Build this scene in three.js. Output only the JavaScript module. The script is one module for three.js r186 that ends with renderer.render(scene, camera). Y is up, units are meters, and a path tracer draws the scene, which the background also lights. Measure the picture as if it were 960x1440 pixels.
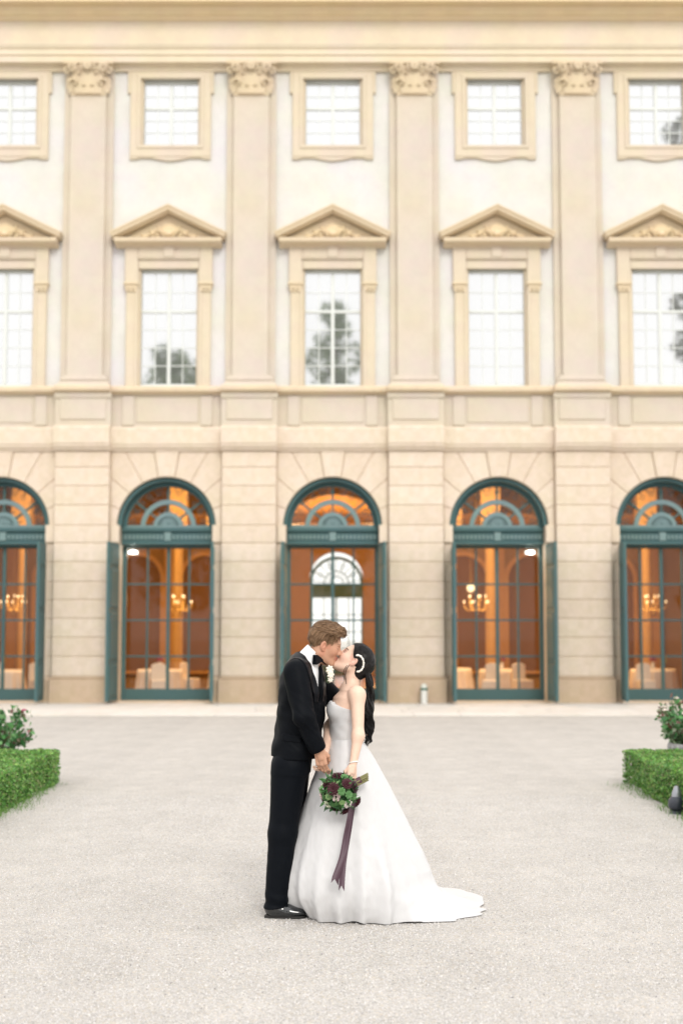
import * as THREE from 'three';
import { mergeGeometries, mergeVertices } from 'three/addons/utils/BufferGeometryUtils.js';
import { RectAreaLightUniformsLib } from 'three/addons/lights/RectAreaLightUniformsLib.js';
import { RoundedBoxGeometry } from 'three/addons/geometries/RoundedBoxGeometry.js';

// ------------------------------------------------------------------ camera, sky, sun, exposure
const scene = new THREE.Scene();
const camera = new THREE.PerspectiveCamera(39.6, 682 / 1024, 0.1, 1500);
camera.position.set(0, 1.68, 36.74);
camera.rotation.set(Math.atan(177 / 2000), 0, 0);
camera.focus = 8.85; camera.userData.fStop = 1.6;
const renderer = new THREE.WebGLRenderer({ antialias: true });
renderer.toneMapping = THREE.LinearToneMapping;
renderer.toneMappingExposure = 1.6;
renderer.shadowMap.enabled = true;

function mulberry(seed) { return () => { seed = (seed + 0x6d2b79f5) | 0; let t = Math.imul(seed ^ (seed >>> 15), 1 | seed); t = (t + Math.imul(t ^ (t >>> 7), 61 | t)) ^ t; return ((t ^ (t >>> 14)) >>> 0) / 4294967296; }; }
const rnd = mulberry(7);
const hash3 = (x, y, z) => { let h = Math.imul(x, 374761393) ^ Math.imul(y, 668265263) ^ Math.imul(z, 2147483647 ^ 0x5bd1e995); h = Math.imul(h ^ (h >>> 13), 1274126177); return ((h ^ (h >>> 16)) >>> 0) / 4294967296; };
function noise3(x, y, z) {
  const xi = Math.floor(x), yi = Math.floor(y), zi = Math.floor(z); let u = x - xi, v = y - yi, w = z - zi;
  u = u * u * (3 - 2 * u); v = v * v * (3 - 2 * v); w = w * w * (3 - 2 * w);
  const L = (a, b, t) => a + (b - a) * t, h = (a, b, c) => hash3(xi + a, yi + b, zi + c);
  return L(L(L(h(0, 0, 0), h(1, 0, 0), u), L(h(0, 1, 0), h(1, 1, 0), u), v), L(L(h(0, 0, 1), h(1, 0, 1), u), L(h(0, 1, 1), h(1, 1, 1), u), v), w) * 2 - 1;
}
{ // thin bright overcast, a little brighter towards the zenith, soft cloud structure
  const W = 512, H = 256, d = new Float32Array(W * H * 4);
  for (let j = 0; j < H; j++) for (let i = 0; i < W; i++) {
    const el = ((j + 0.5) / H - 0.5) * Math.PI, az = (i + 0.5) / W * 2 * Math.PI, c = Math.cos(el), X = c * Math.cos(az), Y = Math.sin(el), Z = c * Math.sin(az);
    let n = 0, a = 0.5, f = 2.2; for (let o = 0; o < 5; o++) { n += a * noise3(X * f + 9, Y * f * 2.2 + 3, Z * f + 5); a *= 0.5; f *= 2.1; }
    const up = Math.max(0, Y), l = (0.92 + 0.22 * up) * (1 + 0.12 * n), k = (j * W + i) * 4;
    d[k] = l * (1.02 - 0.02 * up); d[k + 1] = l * 0.985; d[k + 2] = l * (0.955 + 0.03 * up); d[k + 3] = 1;
  }
  const t = new THREE.DataTexture(d, W, H, THREE.RGBAFormat, THREE.FloatType);
  t.mapping = THREE.EquirectangularReflectionMapping; t.magFilter = t.minFilter = THREE.LinearFilter; t.wrapS = THREE.RepeatWrapping; t.needsUpdate = true;
  scene.background = t; scene.environment = t;
}
const sun = new THREE.DirectionalLight(new THREE.Color().setRGB(1, 0.96, 0.90), 1.05);
sun.position.set(9, 27, 60); sun.target.position.set(0, 0, 20); scene.add(sun, sun.target);
sun.castShadow = true; sun.shadow.radius = 34;
Object.assign(sun.shadow.camera, { left: -30, right: 30, top: 30, bottom: -30, near: 1, far: 120 }); sun.shadow.mapSize.set(2048, 2048);

// ------------------------------------------------------------------ helpers
const V = (x, y, z) => new THREE.Vector3(x, y, z);
const taken = {};
const numbered = (n) => { const k = taken[n] = (taken[n] ?? -1) + 1; return k ? `${n}_${String(k).padStart(3, '0')}` : n; };
function thing(name, label, category, pos = [0, 0, 0], turn = 0, group) {
  const o = new THREE.Group(); o.name = numbered(name); o.position.set(...pos); o.rotation.y = turn; o.userData = { label, category };
  if (group) o.userData.group = group; scene.add(o); return o;
}
const cs = (m) => { m.castShadow = true; m.receiveShadow = true; return m; };
function mesh(name, geo, mat, parent, pos) { const m = cs(new THREE.Mesh(geo, mat)); m.name = name; if (pos) m.position.set(...pos); if (parent) parent.add(m); return m; }
function structure(name, geo, mat, label, category) { const m = mesh(numbered(name), geo, mat, scene); m.userData = { kind: 'structure', label, category }; return m; }
// geometries with uv in metres, projected along each face's main direction
function buv(g) {
  g = g.index ? g.toNonIndexed() : g; const p = g.attributes.position, n = g.attributes.normal, uv = new Float32Array(p.count * 2);
  for (let i = 0; i < p.count; i += 3) {
    let nx = 0, ny = 0, nz = 0; for (let j = 0; j < 3; j++) { nx += n.getX(i + j); ny += n.getY(i + j); nz += n.getZ(i + j); }
    nx = Math.abs(nx); ny = Math.abs(ny); nz = Math.abs(nz);
    for (let j = 0; j < 3; j++) { const q = i + j, x = p.getX(q), y = p.getY(q), z = p.getZ(q);
      if (nz >= nx && nz >= ny) { uv[q * 2] = x; uv[q * 2 + 1] = y; } else if (nx >= ny) { uv[q * 2] = z; uv[q * 2 + 1] = y; } else { uv[q * 2] = x; uv[q * 2 + 1] = z; } }
  }
  g.setAttribute('uv', new THREE.BufferAttribute(uv, 2)); return g;
}
const clean = (g) => { g = g.index ? g.toNonIndexed() : g; for (const k of Object.keys(g.attributes)) if (!['position', 'normal', 'uv', 'color'].includes(k)) g.deleteAttribute(k); return g; };
const merge = (list) => { list = list.map(clean); const col = list.every((g) => g.attributes.color); if (!col) list.forEach((g) => g.deleteAttribute('color')); return mergeGeometries(list); };
const M4 = () => new THREE.Matrix4();
const tr = (g, x = 0, y = 0, z = 0, rx = 0, ry = 0, rz = 0, s = 1) => g.applyMatrix4(M4().compose(V(x, y, z), new THREE.Quaternion().setFromEuler(new THREE.Euler(rx, ry, rz)), typeof s === 'number' ? V(s, s, s) : V(...s)));
const box = (x0, x1, y0, y1, z0, z1) => buv(tr(new THREE.BoxGeometry(x1 - x0, y1 - y0, z1 - z0), (x0 + x1) / 2, (y0 + y1) / 2, (z0 + z1) / 2));
// a block with chamfered front edges (front at z1)
function block(x0, x1, y0, y1, z0, z1, b = 0.012) { return poly([[x0, y0], [x1, y0], [x1, y1], [x0, y1]], z0, z1, b); }
function poly(pts, z0, z1, b = 0.012, holes = []) {
  const sh = pts instanceof THREE.Shape ? pts : new THREE.Shape(pts.map((p) => new THREE.Vector2(p[0], p[1]))); for (const h of holes) sh.holes.push(new THREE.Path(h.map((p) => new THREE.Vector2(p[0], p[1]))));
  const g = new THREE.ExtrudeGeometry(sh, b > 0 ? { depth: z1 - z0 - b, bevelEnabled: true, bevelThickness: b, bevelSize: b, bevelOffset: -b, bevelSegments: 1, curveSegments: 20 } : { depth: z1 - z0, bevelEnabled: false, curveSegments: 20 });
  // the back bevel is pushed flat against the back plane so that only the front edge is chamfered
  const p = g.attributes.position; for (let i = 0; i < p.count; i++) { if (b > 0 && p.getZ(i) < 0) p.setZ(i, 0); }
  g.translate(0, 0, z0); return buv(g);
}
// a moulding: profile of [z, y] points run along x
function run(profile, x0, x1) {
  const pos = [], n = profile.length, tri = (a, b, c) => pos.push(...a, ...b, ...c);
  for (let i = 0; i < n - 1; i++) { const [z0, y0] = profile[i], [z1, y1] = profile[i + 1]; const a = [x0, y0, z0], b = [x1, y0, z0], c = [x1, y1, z1], d = [x0, y1, z1]; tri(a, b, c); tri(a, c, d); }
  const fan = THREE.ShapeUtils.triangulateShape(profile.map((p) => new THREE.Vector2(p[0], p[1])), []);
  for (const f of fan) { tri(...f.map((i) => [x1, profile[i][1], profile[i][0]])); tri(...f.slice().reverse().map((i) => [x0, profile[i][1], profile[i][0]])); }
  const g = new THREE.BufferGeometry(); g.setAttribute('position', new THREE.Float32BufferAttribute(pos, 3)); g.computeVertexNormals(); return buv(g);
}
const tube = (pts, r, seg = 24, rs = 6, closed = false) => new THREE.TubeGeometry(new THREE.CatmullRomCurve3(pts.map((p) => (p.isVector3 ? p : V(...p))), closed), seg, r, rs, closed);
function bar(a, b, r, rs = 6) { const A = V(...a), B = V(...b), g = new THREE.CylinderGeometry(r, r, A.distanceTo(B), rs); g.applyQuaternion(new THREE.Quaternion().setFromUnitVectors(V(0, 1, 0), B.clone().sub(A).normalize())); return g.translate((A.x + B.x) / 2, (A.y + B.y) / 2, (A.z + B.z) / 2); }
const ball = (x, y, z, rx, ry = rx, rz = rx, w = 12, h = 8) => tr(new THREE.SphereGeometry(1, w, h), x, y, z, 0, 0, 0, [rx, ry, rz]);
const lin = (r, g, b) => new THREE.Color().setRGB(r, g, b);

// ------------------------------------------------------------------ textures (tileable)
function pnoise(px, seed) { // periodic value noise, px cells per tile
  const t = new Float32Array(px * px), r = mulberry(seed); for (let i = 0; i < t.length; i++) t[i] = r();
  return (u, v) => { let x = u * px, y = v * px; const xi = Math.floor(x), yi = Math.floor(y); x -= xi; y -= yi; x = x * x * (3 - 2 * x); y = y * y * (3 - 2 * y);
    const g = (a, b) => t[((yi + b) % px + px) % px * px + ((xi + a) % px + px) % px]; return (g(0, 0) * (1 - x) + g(1, 0) * x) * (1 - y) + (g(0, 1) * (1 - x) + g(1, 1) * x) * y; };
}
function tex(size, fn, srgb, rep = 1) {
  const d = new Uint8Array(size * size * 4);
  for (let j = 0; j < size; j++) for (let i = 0; i < size; i++) { const c = fn((i + 0.5) / size, (j + 0.5) / size), k = (j * size + i) * 4; const [r, g, b] = Array.isArray(c) ? c : [c, c, c]; d[k] = 255 * Math.min(1, Math.max(0, r)); d[k + 1] = 255 * Math.min(1, Math.max(0, g)); d[k + 2] = 255 * Math.min(1, Math.max(0, b)); d[k + 3] = 255; }
  const t = new THREE.DataTexture(d, size, size); t.wrapS = t.wrapT = THREE.RepeatWrapping; t.magFilter = THREE.LinearFilter; t.minFilter = THREE.LinearMipmapLinearFilter; t.generateMipmaps = true; if (srgb) t.colorSpace = THREE.SRGBColorSpace; t.repeat.set(rep, rep); t.needsUpdate = true; return t;
}
const again = (t, rep) => { const c = t.clone(); c.repeat.set(rep, rep); c.needsUpdate = true; return c; };
const nA = pnoise(5, 1), nB = pnoise(13, 2), nC = pnoise(37, 3), nD = pnoise(96, 4), nE = pnoise(230, 5);
const grainTex = tex(512, (u, v) => { const n = 0.35 * nA(u, v) + 0.25 * nB(u, v) + 0.2 * nC(u, v) + 0.2 * nD(u, v), s = 0.955 + 0.07 * (n - 0.1); return [s, s * (0.985 + 0.02 * nB(v, u)), s * (0.955 + 0.05 * nA(v, u))]; }, true, 1 / 3.1);
const grainBump = tex(512, (u, v) => 0.4 * nD(u, v) + 0.4 * nE(u, v) + 0.2 * nC(u, v), false, 1 / 1.3);
const stoneTex = tex(512, (u, v) => { const n = 0.3 * nB(u, v) + 0.3 * nC(u, v) + 0.2 * nD(u, v) + 0.2 * nE(u, v); let s = 0.93 + 0.11 * (n - 0.15); if (nC(v, u) * nD(u, v) > 0.78) s *= 0.93; return [s, s * (0.985 + 0.015 * nA(u, v)), s * (0.965 + 0.03 * nB(u, v))]; }, true, 1 / 1.7);

const std = (c, o = {}) => new THREE.MeshStandardMaterial({ color: Array.isArray(c) ? lin(...c) : c, roughness: 0.85, ...o });
const phy = (c, o = {}) => new THREE.MeshPhysicalMaterial({ color: Array.isArray(c) ? lin(...c) : c, roughness: 0.6, ...o });
const plaster = (c, o = {}) => std(c, { map: grainTex, bumpMap: grainBump, bumpScale: 0.003, roughness: 0.92, ...o });
const MAT = {
  white: plaster([0.65, 0.648, 0.642]),
  cream: plaster([0.585, 0.525, 0.45]), trim: plaster([0.625, 0.55, 0.44]), frieze: plaster([0.70, 0.615, 0.49]),
  creamDeep: plaster([0.66, 0.555, 0.415]),
  ochre: plaster([0.73, 0.60, 0.41]),
  stone: [[0.685, 0.595, 0.49], [0.67, 0.578, 0.472], [0.70, 0.612, 0.512]].map((c) => std(c, { map: stoneTex, bumpMap: grainBump, bumpScale: 0.004, roughness: 0.93 })),
  joint: std([0.65, 0.545, 0.43], { roughness: 0.95, map: stoneTex }),
  plinth: std([0.56, 0.44, 0.32], { map: stoneTex, bumpMap: grainBump, bumpScale: 0.006, roughness: 0.93 }),
  sash: std([0.62, 0.65, 0.63], { roughness: 0.5 }),
  teal: std([0.052, 0.122, 0.132], { roughness: 0.7, map: grainTex }),
  tealPale: std([0.16, 0.25, 0.258], { roughness: 0.5, map: grainTex }),
  // old window glass: strong mirror towards the sky, a dim room with pale blinds behind
  mirror: phy([0.645, 0.665, 0.68], { metalness: 0.85, roughness: 0.03 }),
  pane: phy([0.97, 0.98, 0.97], { transmission: 1, thickness: 0, roughness: 0.02, ior: 1.3 }),
};
// ------------------------------------------------------------------ the palace: facade plane z = 0, garden side +z
const X0 = -0.23, BAY = 4.3, BAYS = [-2, -1, 0, 1, 2], ENDL = X0 - 13, ENDR = X0 + 13;
const palace = thing('palace', 'cream baroque palace with tall pilasters, pedimented windows and green arched doors', 'building', [0, 0, 0]);
const bx = (k) => X0 + k * BAY;
const pilX = [-2.5, -1.5, -0.5, 0.5, 1.5, 2.5].map((k) => X0 + k * BAY);
const grp = (name, x = 0, y = 0, z = 0) => { const g = new THREE.Group(); g.name = name; g.position.set(x, y, z); palace.add(g); return g; };

{ // upper wall with its window openings, each bay a plain field of white plaster
  const rect = (x0, x1, y0, y1) => [[x0, y0], [x1, y0], [x1, y1], [x0, y1]];
  const holes = []; for (const k of BAYS) { holes.push(rect(bx(k) - 0.81, bx(k) + 0.81, 8.22, 11.36)); holes.push(rect(bx(k) - 0.80, bx(k) + 0.80, 14.66, 16.52)); }
  mesh('upper_wall', poly(rect(ENDL, ENDR, 8.0, 18.3), -0.45, 0, 0, holes), MAT.white, palace);
  // plain room shells behind the upper windows
  mesh('upper_room_wall', merge([box(ENDL, ENDR, 7.2, 18.3, -4.3, -4.1), box(ENDL, ENDL + 0.3, 7.2, 18.3, -4.1, -0.46), box(ENDR - 0.3, ENDR, 7.2, 18.3, -4.1, -0.46)]), MAT.white, palace);
  mesh('roof', merge([box(ENDL - 0.4, ENDR + 0.4, 18.96, 19.3, -30, 0.9)]), std([0.23, 0.11, 0.07]), palace);
}
{ // entablature and cornice, a moulded profile along the whole front
  mesh('architrave', run([[-0.3, 16.70], [0.10, 16.70], [0.10, 16.84], [0.13, 16.86], [0.30, 16.86], [0.30, 17.03], [0.34, 17.05], [0.34, 17.20], [0.38, 17.22], [0.42, 17.31], [0.42, 17.36], [-0.3, 17.36]], ENDL, ENDR), MAT.frieze, palace);
  mesh('frieze', run([[-0.3, 17.36], [0.31, 17.36], [0.31, 17.98], [-0.3, 17.98]], ENDL, ENDR), MAT.frieze, palace);
  const ms = MAT.ochre;
  mesh('cornice', run([[-0.3, 17.98], [0.36, 17.98], [0.40, 18.01], [0.41, 18.05], [0.50, 18.08], [0.58, 18.16], [0.62, 18.21], [0.66, 18.22], [0.66, 18.26], [0.90, 18.26], [0.90, 18.24], [0.95, 18.24], [0.95, 18.50], [0.99, 18.53], [1.05, 18.64], [1.10, 18.76], [1.10, 18.86], [-0.3, 18.92]], ENDL, ENDR), ms, palace);
}
// ---- giant pilasters
function spiral(x, y, z, r, flip) { const pts = []; for (let i = 0; i <= 26; i++) { const a = i / 26 * Math.PI * 3.6, q = r * (1 - 0.78 * i / 26); pts.push(V(x + flip * Math.cos(a) * q, y + Math.sin(a) * q, z + 0.05 * i / 26)); } return tube(pts, r * 0.2, 40, 5); }
function acanthus(x, y, z, w, h, out) { // a leaf that climbs the bell and curls over at its tip
  const n = 10, m = 6, pos = [], idx = [];
  for (let i = 0; i <= n; i++) { const t = i / n, half = w * 0.5 * (0.75 + 0.45 * Math.sin(t * Math.PI)) * (t > 0.85 ? 1 - (t - 0.85) * 4.5 : 1) * (1 + 0.14 * Math.sin(t * 22)), cy = t < 0.82 ? t / 0.82 * h : h - (t - 0.82) * h * 0.55, cz = out * (0.25 * t + 0.75 * t * t * t) + 0.02;
    for (let j = 0; j <= m; j++) { const s = j / m * 2 - 1; pos.push(x + s * half, y + cy - 0.02 * s * s, z + cz - 0.05 * s * s + 0.018 * Math.cos(s * 9)); } }
  for (let i = 0; i < n; i++) for (let j = 0; j < m; j++) { const a = i * (m + 1) + j, b = a + 1, c = a + m + 1, d = c + 1; idx.push(a, b, d, a, d, c); }
  const g = new THREE.BufferGeometry(); g.setAttribute('position', new THREE.Float32BufferAttribute(pos, 3)); g.setIndex(idx); g.computeVertexNormals(); return buv(g);
}
{
  const hw = 0.65, sw = 0.47;
  const shaft = merge([box(-hw, hw, 8.0, 16.86, -0.02, 0.10), block(-sw, sw, 8.4, 16.05, 0.10, 0.25, 0.02)]);
  const tier = (w, y0, y1, z) => merge([block(-w, w, y0, y1, 0.0, z, 0.015)]);
  const bull = (w, y, r, z) => merge([tr(new THREE.CylinderGeometry(r, r, 2 * w, 10), 0, y, z, 0, 0, Math.PI / 2)].map(buv));
  const base = merge([tier(0.70, 8.02, 8.16, 0.40), bull(0.66, 8.21, 0.06, 0.32), tier(0.64, 8.25, 8.32, 0.33), bull(0.60, 8.37, 0.05, 0.28), tier(0.56, 8.40, 8.48, 0.28)]);
  // capital
  const cg = [];
  const bell = new THREE.CylinderGeometry(0.62, 0.46, 0.80, 4, 1); bell.rotateY(Math.PI / 4); tr(bell, 0, 16.40, 0.20, 0, 0, 0, [1.10, 1, 0.42]); cg.push(buv(bell.toNonIndexed()));
  cg.push(buv(tr(new THREE.CylinderGeometry(0.03, 0.03, 1.0, 8), 0, 15.99, 0.26, 0, 0, Math.PI / 2)));
  for (const x of [-0.34, -0.115, 0.115, 0.34]) cg.push(acanthus(x, 16.02, 0.27, 0.24, 0.20, 0.12));
  for (const x of [-0.47, 0.47]) cg.push(acanthus(x * 0.98, 16.05, 0.24, 0.26, 0.42, 0.20));
  for (const s of [-1, 1]) {
    cg.push(buv(spiral(s * 0.42, 16.66, 0.44, 0.135, s)), buv(spiral(s * 0.14, 16.68, 0.42, 0.10, -s)), buv(spiral(s * 0.58, 16.60, 0.36, 0.11, s)));
    cg.push(acanthus(s * 0.23, 16.20, 0.30, 0.22, 0.34, 0.13));
    for (let i = 0; i < 5; i++) cg.push(buv(ball(s * (0.50 - 0.05 * i), 16.33 - 0.015 * i * i + 0.05 * i, 0.40, 0.04, 0.04, 0.03, 8, 6)));
  }
  for (let i = 0; i < 7; i++) { const a = i / 7 * Math.PI * 2; cg.push(buv(ball(Math.cos(a) * 0.075, 16.70 + Math.sin(a) * 0.075, 0.50, 0.05, 0.05, 0.03, 8, 6))); }
  cg.push(buv(ball(0, 16.70, 0.52, 0.04, 0.04, 0.04, 8, 6)));
  cg.push(poly([[-0.70, 16.76], [0.70, 16.76], [0.68, 16.86], [-0.68, 16.86]], 0.05, 0.46, 0.02));
  const capital = merge(cg); capital.scale(0.95, 1, 1);
  for (const x of pilX) { const g = grp('pilaster', x); mesh('shaft', shaft, MAT.cream, g); mesh('base', base, MAT.cream, g); mesh('capital', capital, MAT.creamDeep, g); }
}
// ---- windows
const paneGeo = new Map();
const paneBox = (w, h) => { const k = w.toFixed(3) + h.toFixed(3); if (!paneGeo.has(k)) paneGeo.set(k, buv(new THREE.BoxGeometry(w, h, 0.006))); return paneGeo.get(k); };
function glazing(parent, hw, y0, y1, yBar, cols, rowsLow, rowsHigh, z, mat, mTilt, r) { // sash bars merged, each pane a mesh of its own
  const bars = [], fw = 0.075, x0 = -hw + fw, x1 = hw - fw;
  bars.push(block(-hw, -hw + fw, y0, y1, z - 0.05, z + 0.03, 0.01), block(hw - fw, hw, y0, y1, z - 0.05, z + 0.03, 0.01), block(x0, x1, y0, y0 + fw, z - 0.05, z + 0.028, 0.01), block(x0, x1, y1 - fw, y1, z - 0.05, z + 0.028, 0.01));
  bars.push(block(-0.045, 0.045, y0 + fw, y1 - fw, z - 0.04, z + 0.04, 0.01)); bars.push(block(x0, x1, yBar - 0.04, yBar + 0.04, z - 0.04, z + 0.035, 0.01));
  const thin = 0.022, cell = (x1 - x0) / cols;
  const vx = []; for (let c = 0; c <= cols; c++) vx.push(x0 + c * cell);
  const ys = []; for (let i = 0; i <= rowsLow; i++) ys.push(y0 + fw + (yBar - y0 - fw) * i / rowsLow); for (let i = 1; i <= rowsHigh; i++) ys.push(yBar + (y1 - fw - yBar) * i / rowsHigh);
  for (let c = 1; c < cols; c++) if (c !== cols / 2) bars.push(box(vx[c] - thin / 2, vx[c] + thin / 2, y0 + fw, y1 - fw, z - 0.02, z + 0.012));
  for (let i = 1; i < ys.length - 1; i++) if (i !== rowsLow) bars.push(box(x0, x1, ys[i] - thin / 2, ys[i] + thin / 2, z - 0.02, z + 0.010));
  const sash = merge(bars);
  mesh('sash', sash, MAT.sash, parent);
  const jit = {}; // the panes of one casement share its slant, each with a little of its own
  for (let c = 0; c < cols; c++) for (let i = 0; i < ys.length - 1; i++) {
    const q = (c < cols / 2 ? 0 : 1) + (i < rowsLow ? 0 : 2); jit[q] ??= [(r() - 0.5) * mTilt * 2.2, (r() - 0.5) * mTilt * 1.4];
    const p = mesh('pane', paneBox(cell - 0.012, ys[i + 1] - ys[i] - 0.012), mat, parent, [(vx[c] + vx[c + 1]) / 2, (ys[i] + ys[i + 1]) / 2, z - 0.008]);
    p.rotation.set(jit[q][1] + (r() - 0.5) * mTilt, jit[q][0] + (r() - 0.5) * mTilt, 0);
  }
}
{
  const frame = (hwo, y0, y1, hwi, yi0, yi1, z0, z1) => poly([[-hwo, y0], [hwo, y0], [hwo, y1], [-hwo, y1]], z0, z1, 0.02, [[[-hwi, yi0], [-hwi, yi1], [hwi, yi1], [hwi, yi0]]]);
  // attic window surround, eared, with a scalloped apron
  const ap = new THREE.Shape(); ap.moveTo(-1.07, 14.36); ap.lineTo(1.07, 14.36); ap.lineTo(1.07, 14.30); ap.lineTo(0.95, 14.30); ap.quadraticCurveTo(0.86, 14.31, 0.80, 14.335); ap.lineTo(0.5, 14.335); ap.quadraticCurveTo(0.25, 14.27, 0, 14.25); ap.quadraticCurveTo(-0.25, 14.27, -0.5, 14.335); ap.lineTo(-0.80, 14.335); ap.quadraticCurveTo(-0.86, 14.31, -0.95, 14.30); ap.lineTo(-1.07, 14.30);
  const attic = merge([frame(1.07, 14.36, 16.70, 0.80, 14.67, 16.50, 0, 0.09), frame(0.88, 14.58, 16.59, 0.785, 14.68, 16.49, 0.09, 0.12), poly(ap, 0, 0.08, 0.012), block(-1.14, -1.07, 16.10, 16.70, 0, 0.085), block(1.07, 1.14, 16.10, 16.70, 0, 0.085),
    box(-0.80, -0.72, 14.67, 16.50, -0.30, -0.001), box(0.72, 0.80, 14.67, 16.50, -0.30, -0.001)]);
  const W1 = merge([
    block(-1.11, -0.80, 8.20, 10.80, 0, 0.11, 0.02), block(0.80, 1.11, 8.20, 10.80, 0, 0.11, 0.02), block(-0.86, -0.79, 8.20, 11.34, 0.11, 0.14, 0.01), block(0.79, 0.86, 8.20, 11.34, 0.11, 0.14, 0.01),
    block(-1.15, -0.80, 10.95, 11.95, 0, 0.13, 0.02), block(0.80, 1.15, 10.95, 11.95, 0, 0.13, 0.02), block(-0.80, 0.80, 11.62, 11.95, 0, 0.125, 0.02), block(-0.80, 0.80, 11.34, 11.61, 0, 0.09, 0.015), block(-0.80, 0.80, 11.585, 11.62, 0.10, 0.16, 0.008),
    box(-0.80, -0.73, 8.22, 11.34, -0.30, -0.001), box(0.73, 0.80, 8.22, 11.34, -0.30, -0.001),
    block(-0.14, 0.14, 11.63, 11.94, 0.126, 0.17, 0.02)]);
  const brack = (s) => { const a = s < 0 ? -1.17 : 0.78, b = s < 0 ? -0.78 : 1.17, l = [block(a, b, 10.90, 10.96, 0, 0.20, 0.012), block(a + 0.03, b - 0.03, 10.80, 10.90, 0, 0.16, 0.012)]; for (let i = 0; i < 3; i++) l.push(buv(tr(new THREE.CylinderGeometry(0.035, 0.05, 0.07, 8), a + 0.09 + i * 0.105, 10.765, 0.12))); return merge(l); };
  const bracks = [brack(-1), brack(1)];
  // triangular pediment
  const pw = 1.43, py = 12.09, pk = 12.79, th = Math.atan2(pk - py, pw), L = Math.hypot(pw, pk - py);
  const prof = [[0, 0], [0.30, 0], [0.32, 0.03], [0.42, 0.04], [0.43, 0.10], [0.46, 0.12], [0.47, 0.17], [0.44, 0.175], [0, 0.175]];
  const rake = (s) => { // mitred slanting moulding
    const g = run(prof, -0.02, L); const p = g.attributes.position; for (let i = 0; i < p.count; i++) { const x = p.getX(i), y = p.getY(i); let px = -pw + x * Math.cos(th) - y * Math.sin(th), pyy = py + x * Math.sin(th) + y * Math.cos(th); if (x > L / 2) { const over = -px; px = 0; pyy += over * Math.tan(th); } if (s > 0) px = -px; p.setX(i, px); p.setY(i, pyy); }
    g.computeVertexNormals(); return buv(g); };
  const horiz = merge([run([[0, 11.90], [0.16, 11.90], [0.18, 11.94], [0.36, 11.96], [0.42, 12.0], [0.43, 12.09], [0, 12.10]], -1.40, 1.40)]);
  const tymp = poly([[-pw + 0.1, py], [pw - 0.1, py], [0, pk - 0.02]], 0, 0.10, 0);
  const ped = merge([horiz, tymp, rake(-1), rake(1)]);
  const og = [];
  for (let i = -4; i <= 4; i++) { const a = i / 4 * 1.25; og.push(buv(tr(new THREE.SphereGeometry(1, 10, 8), Math.sin(a) * 0.15, 12.26 + Math.cos(a) * 0.14, 0.17, 0, 0, -a, [0.045, 0.15, 0.06]))); }
  og.push(buv(ball(0, 12.24, 0.22, 0.12, 0.09, 0.10)));
  for (const s of [-1, 1]) {
    og.push(buv(spiral(s * 0.36, 12.22, 0.14, 0.11, s)), buv(spiral(s * 0.62, 12.18, 0.14, 0.065, -s)));
    og.push(buv(tube([[s * 0.10, 12.18, 0.18], [s * 0.30, 12.36, 0.17], [s * 0.50, 12.24, 0.16], [s * 0.72, 12.15, 0.14], [s * 0.92, 12.13, 0.12]], 0.035, 24, 5)));
    for (let i = 0; i < 3; i++) og.push(buv(tr(new THREE.SphereGeometry(1, 8, 6), s * (0.24 + i * 0.2), 12.40 - i * 0.1, 0.15, 0, 0, -s * (0.7 + i * 0.3), [0.035, 0.10, 0.05])));
  }
  const orn = merge(og), r = mulberry(44);
  for (const k of BAYS) {
    let g = grp('window', bx(k)); mesh('surround', attic, MAT.trim, g); glazing(g, 0.79, 14.68, 16.49, 15.74, 4, 3, 2, -0.14, MAT.mirror, 0.004, r);
    g = grp('window', bx(k)); mesh('surround', W1, MAT.trim, g); mesh('bracket', bracks[0], MAT.creamDeep, g); mesh('bracket', bracks[1], MAT.creamDeep, g);
    mesh('pediment', ped, MAT.creamDeep, g); mesh('shell_relief', orn, MAT.ochre, g);
    glazing(g, 0.80, 8.235, 11.34, 10.24, 4, 4, 2, -0.14, MAT.mirror, 0.0035, r);
  }
}
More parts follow.
